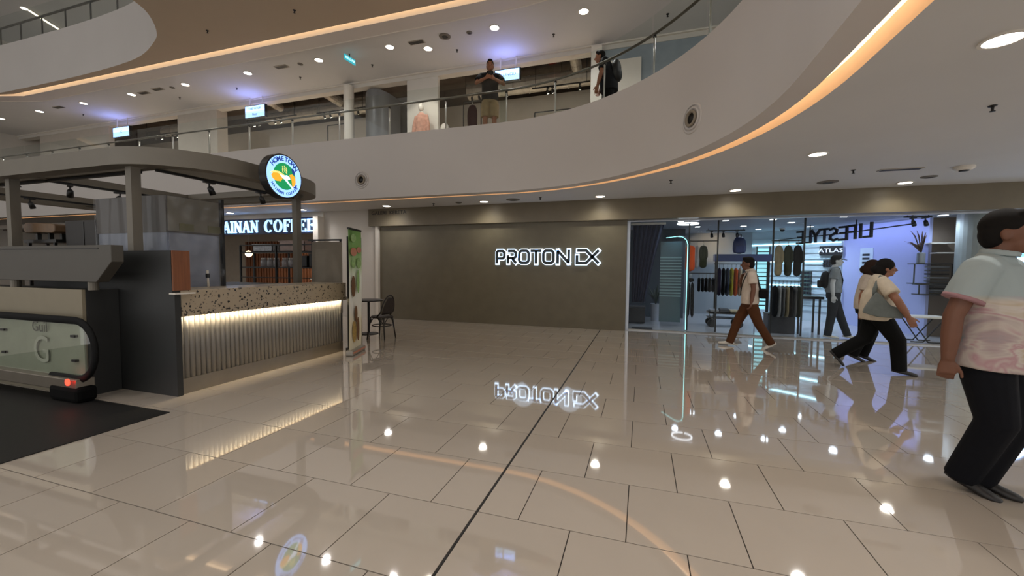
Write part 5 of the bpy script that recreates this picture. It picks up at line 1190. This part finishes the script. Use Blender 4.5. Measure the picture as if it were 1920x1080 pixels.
at = thing('brand_sign', 'black sign with white lettering on the white display wall', 'sign', onW(1.3, 2.02, .1)); MB().bar(onW(ua, za, .08), onW(ub, za, .08), .05, .26).build('board', M('sign_black', '14161c', rough=.4), at)
text('lettering', 'ATLAS', .15, onW((ua+ub)/2, za, .112), (dW.x, dW.y, 0), (0, 0, 1), E('sign_text', 'dfe8f5', .8), at, .003, sx=1.3)
d2 = (WC-WB).normalized(); n2 = Vector((d2.y, -d2.x)); n2 = n2 if n2.x < 0 else -n2
ps = thing('wall_poster', 'white poster with small dark print on the lavender wall', 'poster', (5.1, 12.6, 1.3))
def u2(px_):
    lo, hi = 0., (WC-WB).length
    for _ in range(40):
        m__ = (lo+hi)/2; q__ = WB+d2*m__
        if TOPX((q__.x, q__.y, 1.7))[0] < px_: lo = m__
        else: hi = m__
    return lo
pa, pb2 = WB+d2*u2(1613)+n2*.01, WB+d2*u2(1637)+n2*.01
MB().bar((pa.x, pa.y, 1.72), (pb2.x, pb2.y, 1.72), .01, .62).build('sheet', M('poster_white', 'c9dcec', rough=.5), ps)
for i in range(4): z = 1.86-.1*i; q0, q1 = WB+d2*u2(1618)+n2*.02, WB+d2*u2(1631)+n2*.02; MB().bar((q0.x, q0.y, z), (q1.x, q1.y, z), .006, .05).build('print_block', BLP, ps)
# ---- garments
def garment(loc, w, h, th, mat, lb, front=False, grp=None, legs=False, sleeves=False, fwd=0.):
    """hangs from loc (top of hook); front: faces the hall, else edge-on"""
    t = thing('hanging_garment', lb, 'garment', loc, grp); x, y, z = loc; yb_ = y; y = y-fwd; rx = w/2 if front else th/2; ry = th/2 if front else w/2; zt = z-.10
    mb = MB(); up = (0, 1, 0)
    wob = random.uniform(-.004, .004)
    prof = [(0, .16), (.02, .45), (.06, .88), (.10, 1.0), (.35, .90), (.7, .97), (1.0, 1.06)]
    if legs:
        mb.tube([(x, y, zt), (x, y, zt-h*.12)], [(rx*.8, ry), (rx*.8, ry)], 12, up=up)
        for s_ in (-1, 1): mb.tube([(x+s_*rx*.38, y, zt-h*.08), (x+s_*rx*.42, y, zt-h*.5), (x+s_*rx*.5, y, zt-h)], [(rx*.42, ry), (rx*.42, ry*.9), (rx*.46, ry*.9)], 10, up=up)
    else:
        mb.tube([(x+wob*f, y, zt-h*f) for f, s_ in prof], [(max(.012, rx*s_*(1 if front else (.7+.3*s_))), max(.012, ry*(s_ if not front else min(1, .5+s_*.5)))) for f, s_ in prof], 14, up=up)
        if sleeves:
            for s_ in (-1, 1): mb.tube([(x+s_*rx*.55, y, zt-h*.10), (x+s_*rx*.78, y-th*.3, zt-h*.3), (x+s_*rx*.80, y-th*.4, zt-h*.60)], [th*.5, th*.45, th*.4], 8)
    mb.build('cloth', mat, t, sub=1)
    MB().tube([(x, y, z-.115), (x, y, z-.04), (x, yb_-.006, z+.014), (x, yb_+.014, z+.012), (x, yb_+.016, z-.01)], .005, 6).build('hanger_hook', STEEL, t)
    return t
FA = lambda n, c, v=.15: fabric('cloth_'+n, c, v, 10)
ORA, OLV, KHK, BLK, GRY, LGR, YLW, PUR, NVY, CRE = FA('orange', 'c04c18'), FA('olive', '2f3328'), FA('khaki', '8a8069'), FA('black', '121214'), FA('grey', '5a5c60'), FA('pale', '8d9095'), FA('yellow', 'a89a2c'), FA('purple', '2d2433'), FA('navy', '232a3c'), FA('cream', 'b5a98f')
def frame(x0, x1, y, bars_, lb):
    t = thing('garment_rack', lb, 'clothes rail', ((x0+x1)/2, y, 0))
    for x in (x0, x1): MB().bar((x, y, 0), (x, y, 2.63), .03).build('upright', BLACK, t)
    for z in bars_: MB().bar((x0, y, z), (x1, y, z), .022).build('hanging_bar', BLACK, t)
    return t
RY = 10.35
frame(1.05, 1.66, RY, (2.11, 1.36), 'black ceiling height garment frame with the orange garment'); frame(2.77, 3.36, RY, (2.10, 1.21), 'black ceiling height garment frame with khaki and dark coats')
garment((1.07, RY, 2.11), .22, .62, .10, ORA, 'bright orange tunic hanging on the black frame', True, fwd=.085)
garment((1.225, RY, 2.11), .065, .55, .06, LGR, 'pale grey top squeezed beside the orange tunic', True)
garment((1.36, RY, 2.11), .17, .54, .08, OLV, 'dark olive shirt hanging beside the orange tunic', True, sleeves=True)
garment((1.10, RY, 1.36), .20, .98, .08, BLK, 'black trousers hanging low beneath the orange tunic', True, legs=True, fwd=.075)
for i in range(5): garment((1.29+.075*i, RY, 1.36), .34, .34, .062, BLK, 'short black top on the lower bar of the orange tunic frame', False, 'black tops on the lower bar')
garment((2.885, RY, 2.10), .155, .70, .09, KHK, 'khaki coat hanging on the tall black frame', True, sleeves=True); garment((3.065, RY, 2.10), .155, .70, .09, OLV, 'dark olive jacket between the khaki coat and the black one', True, sleeves=True); garment((3.245, RY, 2.10), .155, .70, .09, BLK, 'black jacket at the end of the upper bar', True, sleeves=True)
for i, m_ in enumerate((BLK, LGR, GRY, KHK, BLK, GRY, OLV)): garment((2.84+.075*i, RY, 1.21), .36, .72, .064, m_, ['black shirt edge-on on the lower bar', 'pale grey shirt edge-on on the lower bar', 'grey shirt edge-on on the lower bar', 'khaki shirt edge-on on the lower bar', 'black shirt edge-on on the lower bar', 'grey shirt edge-on on the lower bar', 'olive shirt edge-on on the lower bar'][i]+' below the khaki coat', False, 'shirts on the lower bar below the coats')
# ---- blue beam display with backpack and clothes below
BX0, BX1, BY = PX(1339, 484, Y=12.2).x, PX(1445, 484, Y=12.2).x, 12.2; BZ = PX(1390, 484, Y=12.2).z
db = thing('display_beam', 'deep blue display beam on black posts holding a blue backpack', 'display', ((BX0+BX1)/2, BY, 0))
MB().box(BX0, BX1, BY-.15, BY+.15, BZ-.09, BZ+.10).build('beam', M('beam_blue', '26345c', rough=.5), db)
for x in (BX0+.05, BX1-.05): MB().bar((x, BY, 0), (x, BY, BZ-.09), .05).build('post', BLACK, db)
MB().bar((BX0, BY, BZ-.16), (BX1, BY, BZ-.16), .025).build('clothes_bar', BLACK, db)
bpk = thing('backpack', 'dark blue backpack standing on the blue display beam', 'backpack', ((BX0*.48+BX1*.52), BY, BZ+.10)); bx = BX0*.55+BX1*.45
mb = MB(); mb.tube([(bx, BY, BZ+.10), (bx, BY, BZ+.30), (bx, BY, BZ+.48), (bx, BY, BZ+.58)], [(.17, .10), (.17, .11), (.155, .09), (.08, .05)], 16, up=(0, 1, 0)); mb.build('sack', M('pack_blue', '1d2a52', rough=.6), bpk, sub=1)
MB().tube([(bx-.04, BY, BZ+.56), (bx-.03, BY, BZ+.63), (bx+.03, BY, BZ+.63), (bx+.04, BY, BZ+.56)], .012, 6).build('grab_loop', BLACK, bpk); MB().box(bx-.11, bx+.11, BY-.125, BY-.09, BZ+.14, BZ+.32).build('front_pocket', M('pack_blue2', '243465', rough=.6), bpk, bevel=.02)
for i, m_ in enumerate((PUR, BLK, NVY, YLW, ORA, CRE, GRY, NVY, GRY)):
    garment((BX0+.14+i*.1, BY, BZ-.16), .4, .78, .08, m_, 'garment edge-on under the blue beam, '+['dark purple', 'black', 'navy, before the yellow one', 'yellow', 'rust orange', 'cream', 'grey, after the cream one', 'navy, deeper along', 'grey, last in the row'][i], False, 'garments under the blue beam')
wg = thing('display_cart', 'low metal cart with four wheels holding folded goods below the blue beam', 'cart', (1.95, 11.7, 0)); cx, cy = 2.02, 11.4
MB().box(cx-.38, cx+.38, cy-.22, cy+.22, .34, .38).build('tray', DARKM, wg); MB().box(cx-.38, cx+.38, cy-.22, cy+.22, .22, .24).build('under_tray', DARKM, wg)
for sx_ in (-1, 1):
    for sy_ in (-1, 1):
        MB().cyl((cx+sx_*.3, cy+sy_*.2-.02, .10), (cx+sx_*.3, cy+sy_*.2+.02, .10), .10, n=18).build('wheel', BLACK, wg); MB().bar((cx+sx_*.3, cy+sy_*.2, .10), (cx+sx_*.3, cy+sy_*.2, .36), .02).build('strut', STEEL, wg)
for i in range(3): tag(MB().box(cx-.34+.23*i, cx-.14+.23*i, cy-.16, cy+.14, .38, .44+.03*(i % 2)).build('folded_cloth', (LGR, GRY, CRE)[i], bevel=.015), ['folded pale grey cloth on the low cart', 'folded dark grey cloth on the low cart', 'folded cream cloth on the low cart'][i], 'cloth', 'folded cloths on the cart')
lp = thing('lit_shelf', 'cyan lit shelf column with many thin boards beside the blue beam', 'shelf', (3.2, 12.9, 0)); lx0, lx1 = PX(1417, 520, Y=12.9).x, PX(1441, 520, Y=12.9).x
MB().box(lx0, lx1, 12.95, 12.98, .35, 2.05).build('back_panel', E('cyan_panel', '9fe6f2', .9), lp)
for i in range(14): MB().box(lx0, lx1, 12.80, 12.95, .45+.115*i, .475+.115*i).build('shelf_board', BLACK, lp)
for x in (lx0, lx1): MB().bar((x, 12.88, 0), (x, 12.88, 2.1), .03).build('upright', BLACK, lp)
# ---- counter table, mannequin
tbl = thing('display_table', 'narrow black display table beside the mannequin', 'table', (3.45, 10.75, 0))
MB().box(3.42, 3.90, 10.70, 11.1, .80, .86).build('table_top', BLACK, tbl)
for x in (3.43, 3.83):
    for y in (10.73, 11.07): MB().bar((x, y, 0), (x, y, .80), .035).build('leg', BLACK, tbl)
crt = thing('goods_box', 'dark low box below the hanging shirts', 'box', (3.05, 10.75, 0)); MB().box(2.8, 3.33, 10.6, 11.0, 0, .42).build('body', M('box_dark', '34353a', rough=.5), crt); MB().box(2.79, 3.34, 10.59, 11.01, .42, .45).build('lid', BLACK, crt)
WM = M('mannequin_white', 'b9bcc0', rough=.4, var=.02); JM = dict(hipL=(0, .085, .92), hipR=(0, -.085, .92), waist=(.0, 0, 1.08), chest=(.0, 0, 1.32), neck=(.0, 0, 1.52), head=(.03, 0, 1.65),
         shL=(0, .18, 1.45), shR=(0, -.18, 1.45), elL=(-.04, .23, 1.17), wrL=(.0, .22, .92), elR=(-.06, -.23, 1.17), wrR=(-.04, -.25, .92),
         knL=(.14, .09, .50), anL=(.28, .09, .085), toeL=(.43, .09, .07), knR=(-.03, -.09, .50), anR=(-.08, -.09, .085), toeR=(.07, -.09, .07))
mn = person('mannequin', 'white mannequin in black cap, grey vest and wide dark trousers behind the glass', (3.92, 10.32, 0), R_(-12), JM, WM, FA('vest', '7d848b'), FA('dark_trouser', '22262b'), WSH, BLK, K=1.0, sleeve=.40, collar=False, shirt_len=.98)
mn['category'] = 'mannequin'
for ch in list(mn.children):
    if ch.name.split('.')[0] in ('eye', 'eyebrow'): bpy.data.objects.remove(ch, do_unlink=True)
    elif ch.name.split('.')[0] == 'hair': ch.name = 'cap'
loc_build(MB().tube([(.10, 0, 1.695), (.15, 0, 1.685), (.20, 0, 1.675)], [(.07, .008), (.065, .007), (.04, .006)], 12, up=(0, 0, 1)), 'cap_peak', BLK, mn, smooth=True)
for s_ in (-1, 1): loc_build(MB().tube([(.10, s_*.09, .98), (.125, s_*.09, 1.25), (.06, s_*.10, 1.49), (-.06, s_*.10, 1.47), (-.14, s_*.07, 1.2)], [(.022, .005)]*5, 6, up=(0, 1, 0)), 'vest_strap', BLK, mn)
mpk = thing('backpack', 'black backpack on the back of the white mannequin', 'backpack', (3.97, 10.31, 1.0), None, R_(-12)); loc_build(MB().tube([(-.20, 0, .05), (-.22, 0, .25), (-.19, 0, .45)], [(.15, .07), (.16, .09), (.12, .06)], 14, up=(1, 0, 0)), 'sack', BLK, mpk, sub=1); loc_build(MB().box(-.33, -.27, -.10, .10, .08, .24), 'front_pocket', BLK, mpk, bevel=.02)
# ---- lobby bay: curtain, ottoman, plant, lit arch
ct_ = thing('curtain', 'dark blue pleated curtain drawn to one side in the shop lobby', 'curtain', (.1, 10.75, 0))
def cur(u_, v):
    z = 2.55-1.95*v; w = .72-.42*max(0, v-.05)**.8*1.0; x = -.22+w*u_; return (x, 10.75+.035*math.sin(u_*40)+.01*math.sin(u_*13+v*5), z)
MB().grid(cur, 110, 10).build('drape', M('curtain_blue', '27304a', rough=.7, var=.1), ct_, smooth=True, solid=.006); MB().bar((-.28, 10.75, 2.58), (.55, 10.75, 2.58), .03, .05).build('curtain_rail', TRIMW, ct_)
ot = thing('ottoman', 'dark square ottoman by the curtain', 'seat', (-.08, 11.4, 0)); MB().box(-.29, .12, 11.15, 11.55, .03, .42).build('body', M('ottoman_dark', '2b2c30', rough=.6), ot, bevel=.02); MB().box(-.29, .12, 11.15, 11.55, .42, .47).build('cushion', M('ottoman_top', '4a4c52', rough=.6), ot, bevel=.02)
tag(MB().box(-.2, .28, 10.15, 10.45, .002, .012).build('door_mat', M('mat_dark', '22242c', rough=.9)), 'dark door mat on the shop floor inside the glass', 'mat')
pp = thing('potted_plant', 'leafy plant in a tall white tapered pot beside the ottoman', 'plant', (.40, 12.0, 0))
MB().lathe([(.11, 0), (.15, .48), (.13, .48), (.12, .40)], (.40, 12.0, 0), 22).build('pot', M('pot_white', 'b4bac4', rough=.4), pp, smooth=False)
LF = M('leaf_dark', '22352a', rough=.5, var=.2)
for i in range(16):
    a = i*2.4; r = .10+.12*((i*7) % 5)/5; h = .75+.3*((i*3) % 7)/7; b0 = Vector((.40, 12.0, .45)); tip = b0+Vector((r*math.cos(a)*1.4, r*math.sin(a)*1.4, h-.45)); md = b0.lerp(tip, .55)+Vector((0, 0, .06))
    MB().tube([b0, b0.lerp(md, .6), md, tip], [(.004, .004), (.012, .004), (.035, .004), (.004, .002)], 6).build('leaf', LF, pp, smooth=True)
ar = thing('lit_arch', 'cyan lit rounded arch frame at the lobby edge of the shop', 'arch', (.9, 10.3, 0)); CY = E('arch_cyan', '9ff2f4', 1.5)
pt = [(1.0, 10.12, .05), (1.0, 10.12, 1.1), (1.0, 10.12, 2.02)]+[(1.0-.2*(1-math.cos(R_(a))), 10.12+.45*(1-math.cos(R_(a))), 2.02+.22*math.sin(R_(a))) for a in (30, 60, 90)]+[(.58, 11.0, 2.24)]
MB().tube(pt, .008, 8).build('led_tube', CY, ar, smooth=True); MB().tube([Vector(p)+Vector((.025, .02, .0)) for p in pt], .022, 8).build('channel', BLACK, ar)
MB().box(.45, .96, 11.05, 11.08, .1, 2.15).build('frosted_panel', M('teal_panel', '3d5a62', rough=.3), ar)
for i in range(14): MB().box(.45, .96, 11.02, 11.04, .75+.075*i, .785+.075*i).build('stripe_bar', M('stripe_teal', '7fa2a8', rough=.4), ar)
pr = PX(1290, 418, Z=2.52); rg = thing('ring_lamp', 'white spiral ring lamp hanging in the shop lobby', 'lamp', (pr.x, pr.y, 2.45)); n = 28
MB().tube([(pr.x+.22*math.cos(2*math.pi*i/n), pr.y+.22*math.sin(2*math.pi*i/n), 2.50) for i in range(n)], .016, 8, closed=True).build('ring', E('ring_white', 'f4f8ff', 2.5), rg, smooth=True); MB().bar((pr.x, pr.y+.22, 2.5), (pr.x, pr.y+.22, 2.63), .01).build('cord', BLACK, rg)
# ---- tracks, camera dome
def strack(x0, x1, y, xs_, lb, warm):
    t = thing('light_track', lb, 'light track', ((x0+x1)/2, y, 2.55)); MB().box(x0, x1, y-.02, y+.02, 2.55, 2.58).build('rail', BLACK, t)
    for x in (x0+.05, x1-.05): MB().bar((x, y, 2.58), (x, y, 2.63), .012).build('rod', BLACK, t)
    for i, x in enumerate(xs_):
        dup(sp0, (x, y, 2.55), math.pi, ['black track spotlight over the blue beam', 'black track spotlight near the brown shop wall'][0 if warm else 1], 'shop track spotlights')
        if warm: light('SPOT', (x, y+.08, 2.44), 22, (1, .74, .45), .03, (R_(80), 0, 0), spot=42, blend=.5)
strack(1.75, 2.75, 12.9, (1.9, 2.2, 2.55), 'black lighting track throwing warm pools on the rear wall', True); strack(5.15, 5.6, 10.5, (5.3, 5.5), 'short black lighting track near the brown shop wall', False)
pc = PX(1467, 430, Z=2.6); dc = thing('camera_dome', 'small black security camera dome on the shop ceiling', 'camera', (pc.x, pc.y, 2.54)); MB().ell((pc.x, pc.y, 2.58), (.06, .06, .05), 14, 8).build('dome', BLACK, dc, smooth=True); MB().lathe([(.07, 2.59), (.07, 2.63)], (pc.x, pc.y, 0), 16).build('base', TRIMW, dc)
# ---- brown wall shelves, dry plant, folding table, round sign
wsf = thing('wall_shelf', 'black framed shelves with small goods on the brown shop wall', 'shelf', (5.95, 11.2, 1.0))
for z0, z1, x0, x1 in ((1.18, 1.61, 5.70, 6.35), (.94, 1.16, 5.80, 6.35)):
    for x in (x0, x1): MB().bar((x, 11.15, z0), (x, 11.15, z1), .02).build('upright', BLACK, wsf)
    for z in (z0, z1): MB().box(x0, x1, 11.1, 11.405, z-.01, z+.01).build('shelf_board', BLACK, wsf)
    for i in range(5): MB().box(x0+.28, x1-.02, 11.2, 11.35, z0+.04+(z1-z0)*i/5.5, z0+.07+(z1-z0)*i/5.5).build('goods', (GRY, LGR, BLK)[i % 3], wsf)
for z, xs0 in ((1.85, 6.06), (2.06, 5.95)): MB().box(xs0, 6.36, 11.12, 11.405, z-.012, z+.012).build('shelf_board', TRIMW, wsf)
dp = thing('dried_palm', 'dried palm spray in a clear vase on the brown wall shelf', 'plant', (5.83, 11.2, 1.62)); DRY = M('dry_palm', '5d4430', rough=.7, var=.2)
MB().lathe([(.06, 1.618), (.07, 1.64), (.07, 1.84), (.05, 1.86)], (5.83, 11.2, 0), 16).build('vase', M('vase_grey', '8a8f94', rough=.2), dp)
for i in range(14):
    a = -2.6+i*.33; b0 = Vector((5.83, 11.2, 1.84)); tip = b0+Vector((-.17+.22*math.cos(a), -.12*math.sin(a*2), .34+.16*math.sin(a))); md = b0.lerp(tip, .6)+Vector((0, 0, .08))
    MB().tube([b0, md, tip], [(.004, .004), (.03, .004), (.004, .003)], 6).build('frond', DRY, dp, smooth=True)
ft = thing('folding_table', 'white topped folding table with crossed dark tube legs inside the glass', 'table', (5.52, 10.45, 0))
MB().box(5.20, 5.85, 10.25, 10.65, .50, .54).build('table_top', TRIMW, ft, bevel=.01)
for y in (10.29, 10.61):
    MB().tube([(5.24, y, .505), (5.40, y, .25), (5.55, y, .012), (5.75, y, .012)], .012, 6).build('leg', DARKM, ft); MB().tube([(5.80, y, .505), (5.64, y+.026, .25), (5.48, y+.026, .012), (5.28, y+.026, .012)], .012, 6).build('leg', DARKM, ft)
pw = PX(1906, 468, Y=10.35); rsg = thing('round_sign', 'round white and blue lit swirl sign hidden behind the big man', 'sign', (pw.x, 10.35, pw.z-.35))
MB().lathe([(.36, 0), (.36, -.06)], (pw.x, 10.35, pw.z), 40, 'y').build('disc', E('swirl_blue', '6fa8f0', 2.), rsg)
for k_, (r0, r1, a0, a1) in enumerate(((.33, .26, 20, 200), (.24, .16, 160, 340), (.15, .08, -20, 160))):
    MB().prism(arcp(0, 0, r0, r1, a0, a1, 16), (pw.x, 10.285, pw.z), (1, 0, 0), (0, 0, 1), .006).build('swirl', E('swirl_white', 'eef6ff', 3.), rsg)
MB().bar((pw.x, 10.36, pw.z+.3), (pw.x, 10.36, 2.63), .03).build('hanger', BLACK, rsg)
